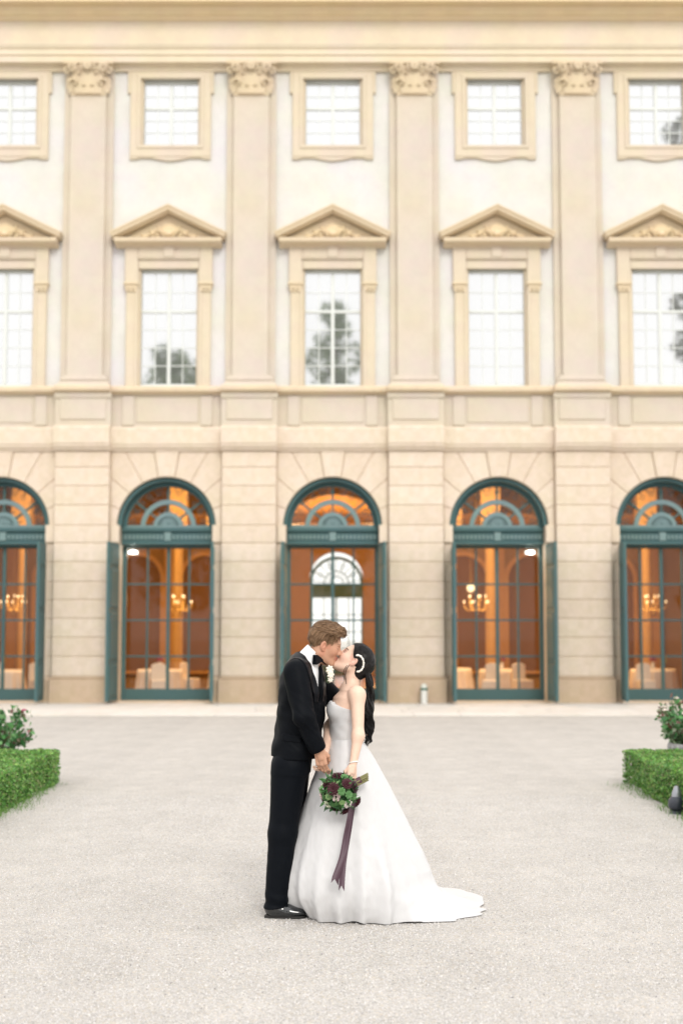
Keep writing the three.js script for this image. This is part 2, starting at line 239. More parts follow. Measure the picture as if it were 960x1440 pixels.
{ // sill course, pedestal zone and string course, each breaking forward under the pilasters
  const seg = (prof, off, mat, name) => {
    const sh = (dz) => prof.map(([z, y]) => [z > 0 ? z + dz : z, y]); const l = []; let x = ENDL;
    for (const p of pilX) { l.push(run(sh(0), x, p - 0.72)); l.push(run(sh(off), p - 0.72, p + 0.72)); x = p + 0.72; } l.push(run(sh(0), x, ENDR));
    return mesh(name, merge(l), mat, palace);
  };
  seg([[-0.3, 8.0], [0.12, 8.0], [0.20, 8.04], [0.27, 8.06], [0.28, 8.15], [0.24, 8.195], [-0.3, 8.20]], 0.22, MAT.creamDeep, 'sill_course');
  seg([[-0.3, 7.14], [0.06, 7.14], [0.06, 8.0], [-0.3, 8.0]], 0.24, MAT.cream, 'pedestal_zone');
  const panel = block(-0.80, 0.80, 7.26, 7.92, 0.06, 0.085, 0.012), side = block(-0.155, 0.155, 7.18, 7.97, 0.06, 0.10, 0.012), die = block(-0.60, 0.60, 7.30, 7.86, 0.30, 0.335, 0.02);
  const capM = run([[0.30, 7.86], [0.345, 7.87], [0.37, 7.95], [0.37, 7.995], [0.30, 7.995]], -0.735, 0.735);
  for (const k of BAYS) { mesh('apron_panel', panel, MAT.cream, palace, [bx(k), 0, 0]); for (const s of [-1, 1]) mesh('apron_strip', side, MAT.cream, palace, [bx(k) + s * 1.02, 0, 0]); }
  for (const x of pilX) { mesh('pedestal_panel', die, MAT.cream, palace, [x, 0, 0]); mesh('pedestal_cap', capM, MAT.cream, palace, [x, 0, 0]); }
  seg([[-0.3, 6.50], [0.13, 6.50], [0.16, 6.55], [0.21, 6.60], [0.22, 6.66], [0.24, 6.68], [0.24, 7.08], [0.20, 7.13], [-0.3, 7.14]], 0.25, MAT.stone[0], 'string_course');
}
// ---- rusticated ground floor
const DOORW = 1.20, ARCH = 1.28, SPR = 4.56, TOPY = 6.50, EDGE = 1.43;
{
  const sh = new THREE.Shape(); sh.moveTo(ENDL, 0); sh.lineTo(ENDR, 0); sh.lineTo(ENDR, TOPY); sh.lineTo(ENDL, TOPY);
  for (const k of BAYS) { const h = new THREE.Path(), c = bx(k); h.moveTo(c - DOORW, 0.02); h.lineTo(c - DOORW, SPR - 0.04); h.lineTo(c - ARCH, SPR - 0.04); h.absarc(c, SPR, ARCH, Math.PI, 0, true); h.lineTo(c + ARCH, SPR - 0.04); h.lineTo(c + DOORW, SPR - 0.04); h.lineTo(c + DOORW, 0.02); sh.holes.push(h); }
  const wall = mesh('ground_floor_wall', poly(sh, -0.75, 0.06, 0), MAT.joint, palace);
  const courses = [0.70, 1.20, 1.69, 2.17, 2.65, 3.11, 3.62, 4.10, 4.56, 5.08, 5.58, 6.06, 6.50], j = 0.009, r = mulberry(5);
  mesh('pier_core', merge(pilX.map((x) => box(x - 0.69, x + 0.69, 0.1, TOPY, 0.05, 0.285))), MAT.joint, wall);
  const stone = () => MAT.stone[Math.floor(r() * 3)];
  for (let i = 0; i < courses.length - 1; i++) {
    const y0 = courses[i] + j, y1 = courses[i + 1] - j, pier = block(-0.70, 0.70, y0, y1, 0.05, 0.31, 0.016);
    for (const x of pilX) mesh('stone_block', pier, stone(), wall, [x, 0, 0]);
    if (y1 < SPR) { // narrow returns between pier and door; the impost is wider and higher
      const imp = y0 > 4.05, gL = imp ? block(DOORW, EDGE, y0 + 0.02, y1 + 0.03, -0.3, 0.15, 0.016) : block(DOORW + 0.03, EDGE, y0, y1, 0.03, 0.085, 0.014), gR = gL.clone().scale(-1, 1, 1);
      const p = gR.attributes.position, n = gR.attributes.normal; for (let q = 0; q < p.count; q += 3) for (const a of [gR.attributes.position, gR.attributes.normal, gR.attributes.uv]) for (let c = 0; c < a.itemSize; c++) { const t = a.array[(q + 1) * a.itemSize + c]; a.array[(q + 1) * a.itemSize + c] = a.array[(q + 2) * a.itemSize + c]; a.array[(q + 2) * a.itemSize + c] = t; }
      for (const k of BAYS) { mesh('stone_block', gL, stone(), wall, [bx(k), 0, 0]); mesh('stone_block', gR, stone(), wall, [bx(k), 0, 0]); }
    }
  }
  // voussoirs: wedges between the arch and the surrounding rectangle
  const R = ARCH, cut = [-90, -70, -49, -29, -9.5, 9.5, 29, 49, 70, 90].map((d) => d * Math.PI / 180);
  const hit = (a) => { const s = Math.sin(a), c = Math.cos(a); const tx = Math.abs(s) > 1e-6 ? EDGE / Math.abs(s) : 1e9, ty = c > 1e-6 ? (TOPY - SPR) / c : 1e9; const t = Math.min(tx, ty); return [s * t, c * t]; };
  for (let i = 0; i < 9; i++) {
    const g0 = cut[i] + 0.006, g1 = cut[i + 1] - 0.006, pts = []; for (let q = 0; q <= 6; q++) { const a = g0 + (g1 - g0) * q / 6; pts.push([Math.sin(a) * R, SPR + Math.cos(a) * R]); }
    const h1 = hit(g1), h0 = hit(g0); pts.push([h1[0], SPR + h1[1]]); const corner = (s) => { const a = Math.atan2(s * EDGE, TOPY - SPR); if (a > g0 && a < g1) pts.push([s * EDGE, TOPY]); };
    corner(1); corner(-1); pts.push([h0[0], SPR + h0[1]]);
    const g = poly(pts.reverse(), 0.03, i === 4 ? 0.12 : 0.088, 0.014);
    for (const k of BAYS) mesh(i === 4 ? 'keystone' : 'voussoir', g, stone(), wall, [bx(k), 0, 0]);
  }
  const plinth = merge([block(-0.76, 0.76, 0, 0.63, 0.05, 0.38, 0.02), block(-0.73, 0.73, 0.63, 0.69, 0.05, 0.34, 0.03)]), side = merge([block(DOORW + 0.01, EDGE, 0, 0.63, 0.03, 0.22, 0.02)]), side2 = merge([block(-EDGE, -DOORW - 0.01, 0, 0.63, 0.03, 0.22, 0.02)]);
  for (const x of pilX) mesh('plinth_block', plinth, MAT.plinth, wall, [x, 0, 0]);
  for (const k of BAYS) { mesh('plinth_block', side, MAT.plinth, wall, [bx(k), 0, 0]); mesh('plinth_block', side2, MAT.plinth, wall, [bx(k), 0, 0]); }
}
// ---- arched doors: fanlight, transom, glazed screen and folded-back outer leaves
{
  const Z = -0.42, ring = (r0, r1, z0, z1, cy = SPR) => { const s = new THREE.Shape(); s.absarc(0, cy, r1, 0, Math.PI, false); s.absarc(0, cy, r0, Math.PI, 0, true); return poly(s, z0, z1, 0.012); };
  const spoke = (deg, r0, r1, w, z0, z1) => { const a = deg * Math.PI / 180, g = block(-w / 2, w / 2, r0, r1, z0, z1, 0.006); g.rotateZ(-a); return g.translate(0, SPR, 0); };
  const lining = ring(1.17, 1.275, -0.74, -0.05), fanFrame = ring(1.07, 1.17, Z - 0.06, Z + 0.06);
  const fanRings = merge([ring(0.60, 0.73, Z - 0.05, Z + 0.05), ring(0.28, 0.40, Z - 0.05, Z + 0.06), block(-1.17, 1.17, SPR - 0.02, SPR + 0.06, Z - 0.05, Z + 0.055)]);
  const spokes = merge([-52, 0, 52].flatMap((d) => [spoke(d, 0.38, 1.10, 0.055, Z - 0.03, Z + 0.045)]));
  const rods = []; for (let i = -8; i <= 8; i++) { if (i % 4 === 0 && i !== 0 && Math.abs(i) !== 8) continue; const a = i * 10.2; rods.push(spoke(a, 0.98, 1.08, 0.022, Z - 0.01, Z + 0.02)); if (i % 2 && Math.abs(a) < 80) rods.push(spoke(a, 0.40, 0.50, 0.02, Z - 0.01, Z + 0.02)); }
  for (let i = -5; i <= 5; i++) { const a = i * 16 * Math.PI / 180; rods.push(tr(new THREE.TorusGeometry(0.055, 0.010, 5, 10), Math.sin(a) * 0.93, SPR + Math.cos(a) * 0.93, Z + 0.01)); }
  const rodG = merge(rods.map((g) => buv(g)));
  const sg = []; for (let i = -4; i <= 4; i++) { const a = i / 4 * 1.35; sg.push(buv(tr(new THREE.SphereGeometry(1, 8, 6), Math.sin(a) * 0.14, SPR + 0.05 + Math.cos(a) * 0.13, Z + 0.01, 0, 0, -a, [0.035, 0.13, 0.05]))); }
  sg.push((() => { const s = new THREE.Shape(); s.absarc(0, SPR, 0.28, 0, Math.PI, false); return poly(s, Z - 0.04, Z, 0); })()); const shell = merge(sg);
  // transom beam with little dentils
  const tb = [block(-DOORW, DOORW, 4.10, 4.18, -0.52, -0.26, 0.012), block(-DOORW, DOORW, 4.18, 4.44, -0.52, -0.32, 0.012), block(-DOORW, DOORW, 4.44, 4.54, -0.52, -0.24, 0.02)];
  const dent = []; for (let i = 0; i < 22; i++) { const x = -1.10 + i * 2.2 / 21; if (Math.abs(x) < 0.1) continue; dent.push(block(x - 0.03, x + 0.03, 4.24, 4.36, -0.32, -0.285, 0.006)); }
  dent.push(block(-0.09, 0.09, 4.20, 4.43, -0.32, -0.27, 0.01));
  const transom = merge(tb), dentG = merge(dent);
  const ZD = -0.58, yB = 0.36, yT = 4.02, cols = [-1.10, -0.545, 0, 0.545, 1.10], rows = [yB, 1.20, 2.14, 3.08, yT];
  const fr = [block(-DOORW, -1.10, 0.06, 4.1, ZD - 0.06, ZD + 0.05, 0.01), block(1.10, DOORW, 0.06, 4.1, ZD - 0.06, ZD + 0.05, 0.01), block(-1.10, 1.10, 0.06, yB, ZD - 0.05, ZD + 0.045, 0.01), block(-1.10, 1.10, yT, 4.1, ZD - 0.05, ZD + 0.045, 0.01)];
  const gb = []; for (const x of [-0.545, 0.545]) gb.push(block(x - 0.024, x + 0.024, yB, yT, ZD - 0.03, ZD + 0.035, 0.008)); gb.push(block(-0.042, 0.042, yB, yT, ZD - 0.04, ZD + 0.05, 0.008));
  for (const y of [1.20, 2.14, 3.08]) gb.push(block(-1.10, 1.10, y - 0.024, y + 0.024, ZD - 0.03, ZD + 0.03, 0.008));
  const frameG = merge(fr), barG = merge(gb), handleG = merge([buv(bar([0.07, 1.02, ZD + 0.09], [0.07, 1.22, ZD + 0.09], 0.012)), buv(bar([0.07, 1.05, ZD + 0.04], [0.07, 1.05, ZD + 0.09], 0.01)), buv(bar([0.07, 1.19, ZD + 0.04], [0.07, 1.19, ZD + 0.09], 0.01))]);
  const brass = std([0.5, 0.36, 0.14], { metalness: 1, roughness: 0.3 });
  // an outer leaf, hinged at x = 0, running along +z when open
  const lf = [box(-0.03, 0.03, 0.10, 4.08, 0, 1.12)]; for (const s of [-1, 1]) for (const [a, b] of [[0.22, 1.0], [1.14, 2.3], [2.44, 3.4], [3.52, 3.96]]) { const g = block(0.14, 0.98, a, b, 0, 0.022, 0.016); g.rotateY(s > 0 ? -Math.PI / 2 : Math.PI / 2); if (s < 0) g.translate(0.03, 0, 1.12); else g.translate(-0.03, 0, 0); lf.push(g); }
  const leaf = merge(lf), hinge = merge([0.5, 2.1, 3.7].map((y) => buv(bar([0, y - 0.08, 0], [0, y + 0.08, 0], 0.03, 8))));
  const fanPaneShape = (a0, a1, r0, r1) => { const s = new THREE.Shape(), A = (d) => Math.PI / 2 - d * Math.PI / 180; s.absarc(0, 0, r1, A(a1), A(a0), false); s.absarc(0, 0, r0, A(a0), A(a1), true); return poly(s, -0.003, 0.003, 0); };
  const fanPanes = [[-90, -52], [-52, 0], [0, 52], [52, 90]].flatMap(([a, b]) => [fanPaneShape(a + 1, b - 1, 0.73, 1.08), fanPaneShape(a + 1, b - 1, 0.40, 0.60)]);
  for (const k of BAYS) {
    const g = grp('arched_door', bx(k));
    mesh('arch_lining', lining, MAT.teal, g); mesh('fanlight_frame', fanFrame, MAT.teal, g); mesh('fanlight_ring', fanRings, MAT.tealPale, g); mesh('fanlight_spoke', spokes, MAT.teal, g); mesh('fanlight_tracery', rodG, MAT.teal, g); mesh('fanlight_shell', shell, MAT.tealPale, g);
    for (const p of fanPanes) mesh('fanlight_pane', p, MAT.pane, g, [0, SPR, Z - 0.02]);
    mesh('transom', transom, MAT.teal, g); mesh('transom_dentil', dentG, MAT.tealPale, g); mesh('door_frame', frameG, MAT.teal, g); mesh('glazing_bar', barG, MAT.teal, g); mesh('door_handle', handleG, brass, g);
    for (let c = 0; c < 4; c++) for (let i = 0; i < 4; i++) mesh('pane', paneBox(cols[c + 1] - cols[c] - 0.03, rows[i + 1] - rows[i] - 0.03), MAT.pane, g, [(cols[c] + cols[c + 1]) / 2, (rows[i] + rows[i + 1]) / 2, ZD]);
    for (const s of [-1, 1]) { const h = new THREE.Group(); h.name = 'door_leaf'; h.position.set(s * (DOORW + 0.005), 0, 0.16); h.rotation.y = s * (4.0 + 2 * Math.sin(k * 5 + s)) * Math.PI / 180; g.add(h); const m = mesh('door_leaf', leaf, MAT.teal, g); m.position.copy(h.position); m.rotation.copy(h.rotation); g.remove(h); const hi = mesh('hinge', hinge, MAT.teal, g); hi.position.copy(m.position); }
    mesh('threshold', box(-DOORW, DOORW, 0.0, 0.06, -0.75, 0.10), MAT.joint, g);
  }
}
// ------------------------------------------------------------------ the rooms behind the doors
const HB = -10.0, CE = -26.5, HT = 6.9;
{
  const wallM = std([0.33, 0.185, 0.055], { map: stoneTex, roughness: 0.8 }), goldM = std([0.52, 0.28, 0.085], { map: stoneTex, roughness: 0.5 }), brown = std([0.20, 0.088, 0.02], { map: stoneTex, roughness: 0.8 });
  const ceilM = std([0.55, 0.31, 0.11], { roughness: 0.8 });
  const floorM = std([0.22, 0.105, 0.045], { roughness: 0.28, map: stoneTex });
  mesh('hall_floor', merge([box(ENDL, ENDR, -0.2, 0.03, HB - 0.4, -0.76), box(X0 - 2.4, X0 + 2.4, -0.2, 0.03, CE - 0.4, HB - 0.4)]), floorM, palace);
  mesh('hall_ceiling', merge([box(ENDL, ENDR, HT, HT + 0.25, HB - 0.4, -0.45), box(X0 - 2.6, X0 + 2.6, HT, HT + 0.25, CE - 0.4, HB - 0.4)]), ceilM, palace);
  // back wall with the passage in the middle
  const sh = new THREE.Shape(); sh.moveTo(ENDL, 0.03); sh.lineTo(ENDR, 0.03); sh.lineTo(ENDR, HT); sh.lineTo(ENDL, HT);
  const h = new THREE.Path(); h.moveTo(X0 - 2.1, 0.04); h.lineTo(X0 - 2.1, 4.3); h.absarc(X0, 4.3, 2.1, Math.PI, 0, true); h.lineTo(X0 + 2.1, 0.04); sh.holes.push(h);
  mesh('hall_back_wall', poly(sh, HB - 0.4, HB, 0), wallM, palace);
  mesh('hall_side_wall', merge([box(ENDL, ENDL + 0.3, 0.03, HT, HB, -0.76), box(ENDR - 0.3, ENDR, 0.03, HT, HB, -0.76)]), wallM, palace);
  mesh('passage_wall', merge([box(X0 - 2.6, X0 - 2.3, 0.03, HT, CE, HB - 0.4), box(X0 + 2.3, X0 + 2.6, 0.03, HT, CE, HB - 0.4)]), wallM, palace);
  // pilasters, arched panels and a cornice on the back wall
  const pil = merge([block(-0.26, 0.26, 0.03, 0.6, 0, 0.22, 0.03), block(-0.20, 0.20, 0.6, 4.9, 0, 0.14, 0.02), block(-0.28, 0.28, 4.9, 5.25, 0, 0.22, 0.03)]);
  for (const k of [-2.45, -1.75, -1.25, -0.66, 0.66, 1.25, 1.75, 2.45]) mesh('inner_pilaster', pil, goldM, palace, [bx(k), 0, HB]);
  const niche = new THREE.Shape(); niche.moveTo(-0.75, 0.6); niche.lineTo(0.75, 0.6); niche.lineTo(0.75, 3.6); niche.absarc(0, 3.6, 0.75, 0, Math.PI, false);
  const nF = new THREE.Shape(); nF.moveTo(-0.9, 0.5); nF.lineTo(0.9, 0.5); nF.lineTo(0.9, 3.6); nF.absarc(0, 3.6, 0.9, 0, Math.PI, false); const nh = new THREE.Path(); nh.moveTo(-0.75, 0.6); nh.lineTo(-0.75, 3.6); nh.absarc(0, 3.6, 0.75, Math.PI, 0, true); nh.lineTo(0.75, 0.6); nF.holes.push(nh);
  const nichG = poly(niche, 0, 0.04, 0), nfG = poly(nF, 0, 0.12, 0.02);
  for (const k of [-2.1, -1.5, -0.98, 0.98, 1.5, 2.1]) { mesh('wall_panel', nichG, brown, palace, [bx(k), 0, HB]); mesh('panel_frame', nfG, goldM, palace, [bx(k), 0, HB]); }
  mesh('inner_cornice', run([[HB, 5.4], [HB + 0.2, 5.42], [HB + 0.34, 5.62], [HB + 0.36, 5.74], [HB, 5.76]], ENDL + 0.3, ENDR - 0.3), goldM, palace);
  // far end of the passage: another arched glazed door towards the street
  const e = new THREE.Shape(); e.moveTo(X0 - 2.4, 0.03); e.lineTo(X0 + 2.4, 0.03); e.lineTo(X0 + 2.4, HT); e.lineTo(X0 - 2.4, HT); const eh = new THREE.Path(); eh.moveTo(X0 - 1.18, 0.05); eh.lineTo(X0 - 1.18, 4.3); eh.absarc(X0, 4.3, 1.18, Math.PI, 0, true); eh.lineTo(X0 + 1.18, 0.05); e.holes.push(eh);
  mesh('passage_end_wall', poly(e, CE - 0.3, CE, 0), wallM, palace);
  const g = grp('street_door', X0, 0, CE - 0.15), L = [];
  const rg = (r0, r1) => { const s = new THREE.Shape(); s.absarc(0, 4.1, r1, 0, Math.PI, false); s.absarc(0, 4.1, r0, Math.PI, 0, true); return poly(s, -0.04, 0.04, 0.008); };
  L.push(rg(1.06, 1.2), rg(0.5, 0.56), block(-1.2, 1.2, 3.45, 4.1, -0.06, 0.06, 0.01), block(-1.2, -1.1, 0.05, 4.1, -0.05, 0.05, 0.01), block(1.1, 1.2, 0.05, 4.1, -0.05, 0.05, 0.01), block(-0.04, 0.04, 0.05, 3.45, -0.04, 0.04, 0.008), block(-1.1, 1.1, 0.05, 0.5, -0.04, 0.04, 0.008));
  for (const x of [-0.55, 0.55]) L.push(box(x - 0.025, x + 0.025, 0.5, 3.45, -0.02, 0.02)); for (const y of [1.2, 1.95, 2.7]) L.push(box(-1.1, 1.1, y - 0.02, y + 0.02, -0.015, 0.015));
  for (let i = -4; i <= 4; i++) { const a = i * 0.36, s = box(-0.02, 0.02, 0.5, 1.08, -0.015, 0.015); s.rotateZ(-a); s.translate(0, 4.1, 0); L.push(s); if (i % 2) L.push(buv(tr(new THREE.TorusGeometry(0.12, 0.02, 5, 12), Math.sin(a) * 0.8, 4.1 + Math.cos(a) * 0.8, 0))); L.push(buv(tr(new THREE.TorusGeometry(0.07, 0.015, 5, 10), Math.sin(a) * 0.32, 4.1 + Math.cos(a) * 0.32, 0))); }
  mesh('door_frame', merge(L), MAT.teal, g);
}
RectAreaLightUniformsLib.init();
// ---- lamps
const bulbM = new THREE.MeshStandardMaterial({ color: 0xffffff, emissive: lin(1, 0.72, 0.40), emissiveIntensity: 1.0 });
const gilt = std([0.55, 0.36, 0.12], { metalness: 0.9, roughness: 0.35 });
const warm = lin(1, 0.60, 0.26);
function lamp(x, y, z, cd, parent) { const l = new THREE.PointLight(warm, cd); l.position.set(x, y, z); l.shadow.radius = 12; l.castShadow = true; (parent || scene).add(l); return l; }
function chandelier(x, y, z, label, cd, sc = 0.62) {
  const t = thing('chandelier', label, 'chandelier', [x, y, z], 0, 'gilded chandeliers in the hall');
  const c = [buv(new THREE.LatheGeometry([[0, -0.45], [0.05, -0.42], [0.09, -0.33], [0.04, -0.24], [0.07, -0.1], [0.13, 0], [0.06, 0.12], [0.03, 0.4], [0.05, 0.5], [0.015, 0.55], [0.015, (HT - y) / sc]].map((p) => new THREE.Vector2(...p)), 12))];
  mesh('stem', merge(c), gilt, t);
  for (let i = 0; i < 10; i++) { const a = i / 10 * Math.PI * 2, C = Math.cos(a), S = Math.sin(a), r = i % 2 ? 0.62 : 0.42, h = i % 2 ? 0.05 : 0.32;
    mesh('arm', merge([buv(tube([[0.05 * C, -0.05, 0.05 * S], [r * 0.5 * C, -0.2, r * 0.5 * S], [r * 0.9 * C, -0.1 + h * 0.5, r * 0.9 * S], [r * C, h, r * S]], 0.018, 14, 5)), buv(tr(new THREE.CylinderGeometry(0.06, 0.02, 0.04, 8), r * C, h, r * S)), buv(tr(new THREE.CylinderGeometry(0.018, 0.018, 0.12, 6), r * C, h + 0.07, r * S))]), gilt, t);
    mesh('candle_bulb', ball(r * C, h + 0.19, r * S, 0.035, 0.06, 0.035, 8, 6), bulbM, t); }
  lamp(0, 0.25, 0, cd, t); t.scale.setScalar(sc);
}
chandelier(bx(-1) - 0.25, 2.6, -5.6, 'gilded chandelier with lit candle bulbs in the hall', 1.6);
chandelier(bx(1) - 0.05, 2.6, -5.6, 'gilded chandelier with lit candle bulbs in the hall', 1.6);
chandelier(bx(-2) - 0.9, 2.6, -5.6, 'gilded chandelier with lit candle bulbs in the hall', 1.6);
chandelier(bx(2) + 0.9, 2.6, -5.6, 'gilded chandelier with lit candle bulbs in the hall', 1.6);
{ // warm lit ceiling panels
  const pm = new THREE.MeshStandardMaterial({ color: 0xffffff, emissive: warm, emissiveIntensity: 1.5 });
  for (const k of [-2, -1, 1, 2]) {
    const t = thing('ceiling_light', 'warm square lit panel set in the hall ceiling above the tables', 'ceiling light', [bx(k), HT, -5.4], 0, 'lit ceiling panels in the hall');
    mesh('panel', box(-1.2, 1.2, -0.05, -0.005, -1.2, 1.2), pm, t); mesh('rim', merge([box(-1.3, -1.2, -0.09, -0.005, -1.3, 1.3), box(1.2, 1.3, -0.09, -0.005, -1.3, 1.3), box(-1.2, 1.2, -0.09, -0.005, -1.3, -1.2), box(-1.2, 1.2, -0.09, -0.005, 1.2, 1.3)]), gilt, t);
    const l = new THREE.RectAreaLight(warm, 10.5, 2.36, 2.36); l.position.set(0, -0.10, 0); l.rotation.x = -Math.PI / 2; t.add(l);
  }
}
{ // free-standing columns across the hall
  const cg = new THREE.LatheGeometry([[0.24, 0], [0.24, 0.1], [0.19, 0.18], [0.17, 0.3], [0.165, 2.2], [0.14, 4.4], [0.17, 4.5], [0.24, 4.75], [0.26, 4.9]].map((p) => new THREE.Vector2(...p)), 20), cm = std([0.56, 0.34, 0.12], { map: stoneTex, roughness: 0.5 });
  for (const k of [-2.28, -1.72, -1.14, -0.86, 0.86, 1.14, 1.72, 2.28]) mesh('inner_column', merge([buv(cg), box(-0.3, 0.3, 4.9, HT - 0.03, -0.3, 0.3)]), cm, palace, [bx(k), 0.03, -8.0]);
}
function sconce(x, y, z, turn, cd, rise = 0) {
  const t = thing('wall_lamp', 'gilded wall lamp with white globe lit on the passage wall', 'wall lamp', [x, y, z], turn, 'gilded wall lamps in the passage');
  mesh('bracket', merge([block(-0.10, 0.10, -0.25, 0.12, 0, 0.03, 0.01), buv(tube([[0, -0.1, 0.03], [0, -0.16, 0.15], [0, -0.02, 0.22]], 0.02, 10, 6)), buv(tr(new THREE.CylinderGeometry(0.07, 0.03, 0.05, 10), 0, 0, 0.22))]), gilt, t);
  mesh('globe', ball(0, 0.11, 0.22, 0.1), bulbM, t); lamp(0, 0.13, 0.40, cd, t);
}
sconce(X0 - 2.28, 3.9, -12.5, Math.PI / 2, 34); sconce(X0 + 2.28, 3.9, -12.5, -Math.PI / 2, 34); sconce(X0 - 2.28, 3.2, -19, Math.PI / 2, 34); sconce(X0 + 2.28, 3.2, -19, -Math.PI / 2, 34);
{ // pendant globe and emergency lights close behind the glass
  const t = thing('pendant_lamp', 'round white pendant lamp glowing behind the glass door', 'lamp', [3.62, 3.07, -3.2]);
  mesh('globe', ball(0, 0, 0, 0.11), bulbM, t); mesh('cord', bar([0, 0.1, 0], [0, HT - 3.07, 0], 0.008), gilt, t); lamp(0, 0, 0, 8, t);
  const em = new THREE.MeshStandardMaterial({ color: 0xffffff, emissive: lin(0.95, 1, 0.92), emissiveIntensity: 0.9 });
  for (const [x, lab] of [[-5.50, 'white emergency light glowing at door corner beside the chandelier'], [4.98, 'white emergency light glowing at door corner beside the pendant lamp']]) {
    const e = thing('emergency_light', lab, 'emergency light', [x, 3.93, -0.82], 0, 'emergency lights over the doors');
    mesh('housing', box(-0.13, 0.13, -0.042, 0.042, -0.07, 0), std([0.7, 0.7, 0.7]), e); mesh('diffuser', tr(new RoundedBoxGeometry(0.23, 0.06, 0.03, 3, 0.014), 0, 0, 0.012), em, e);
    const l = new THREE.PointLight(lin(0.95, 1, 0.92), 0.6); l.position.set(0, 0, 0.1); l.castShadow = true; e.add(l);
  }
}
// ---- tables and chairs laid for a dinner
{
  const linen = std([0.80, 0.70, 0.60], { roughness: 0.9 });
  function drape(r, h, n, amp, sq = 0) {
    const pos = [], idx = [], rows = 12, cols = 96; for (let i = 0; i <= rows; i++) for (let j = 0; j <= cols; j++) { const a = j / cols * Math.PI * 2, t = i / rows; let q, y; if (i <= 3) { q = r * i / 3; y = h; } else { const s = (i - 3) / (rows - 3); q = r + 0.02 + s * (0.05 + amp * Math.sin(a * n + Math.sin(a * 3))); y = h - s * (h - 0.02); } pos.push(Math.cos(a) * q, y, Math.sin(a) * q); }
    for (let i = 0; i < rows; i++) for (let j = 0; j < cols; j++) { const a = i * (cols + 1) + j, b = a + 1, c = a + cols + 1; idx.push(a, b, c, b, c + 1, c); }
    const g = new THREE.BufferGeometry(); g.setAttribute('position', new THREE.Float32BufferAttribute(pos, 3)); g.setIndex(idx); g.computeVertexNormals(); return buv(g);
  }
  const cloth = drape(0.62, 0.76, 16, 0.05), plate = new THREE.LatheGeometry([[0, 0], [0.08, 0], [0.13, 0.015], [0.13, 0.02], [0, 0.008]].map((p) => new THREE.Vector2(...p)), 16);
  const vase = new THREE.LatheGeometry([[0, 0], [0.05, 0], [0.06, 0.06], [0.03, 0.16], [0.045, 0.2], [0.035, 0.2]].map((p) => new THREE.Vector2(...p)), 12), china = std([0.8, 0.78, 0.74], { roughness: 0.2 });
  for (const [x, z] of [[-9.5, -3.2], [-5.15, -3.9], [-3.2, -4.9], [4.55, -3.9], [3.2, -5.6], [7.35, -3.4], [8.9, -4.2], [-7.9, -5.5]]) {
    const t = thing('round_table', 'round dinner table under a floor-length white cloth in the hall', 'table', [x, 0.03, z], 0, 'round dinner tables in the hall');
    mesh('tablecloth', cloth, linen, t); mesh('table_leg', bar([0, 0, 0], [0, 0.7, 0], 0.05), gilt, t); mesh('tabletop', tr(new THREE.CylinderGeometry(0.60, 0.60, 0.03, 32), 0, 0.735, 0), gilt, t);
    const v = thing('vase', 'small white vase of burgundy flowers on a dinner table', 'vase', [x, 0.792, z], 0, 'vases on the dinner tables'); mesh('vessel', vase, china, v);
    mesh('flowers', merge([0, 1, 2, 3, 4, 5].map((i) => buv(ball(Math.cos(i) * 0.06, 0.26 + 0.03 * (i % 3), Math.sin(i) * 0.06, 0.05, 0.045, 0.05, 8, 6)))), std([0.25, 0.04, 0.06]), v);
  }
  const back = new THREE.Shape(); back.moveTo(-0.21, 0.45); back.lineTo(0.21, 0.45); back.lineTo(0.20, 0.90); back.quadraticCurveTo(0, 1.02, -0.20, 0.90);
  const chG = { seat: tr(new RoundedBoxGeometry(0.44, 0.09, 0.44, 2, 0.03), 0, 0.45, 0), back: poly(back, -0.22, -0.17, 0.012), skirt: merge([poly([[-0.21, 0.02], [0.21, 0.02], [0.22, 0.42], [-0.22, 0.42]], -0.22, -0.20, 0), poly([[-0.21, 0.02], [0.21, 0.02], [0.22, 0.42], [-0.22, 0.42]], 0.20, 0.22, 0), box(-0.22, -0.205, 0.02, 0.42, -0.2, 0.2), box(0.205, 0.22, 0.02, 0.42, -0.2, 0.2)]) };
  for (const [x, z, a] of [[-5.0, -2.5, 0.2], [-4.35, -4.4, 1.2], [-3.35, -3.4, -0.2], [4.1, -2.5, -0.3], [5.0, -2.9, 0.4], [2.9, -3.7, 0.3], [8.35, -2.6, 0.1], [7.0, -2.2, -0.2], [-8.4, -3.0, 0.6], [-9.9, -1.9, 0.1]]) {
    const c = thing('banquet_chair', 'chair in a white fitted cover beside a dinner table', 'chair', [x, 0.03, z], a, 'white covered chairs in the hall');
    mesh('seat', chG.seat, linen, c); mesh('backrest', chG.back, linen, c); mesh('cover_skirt', chG.skirt, linen, c);
  }
}
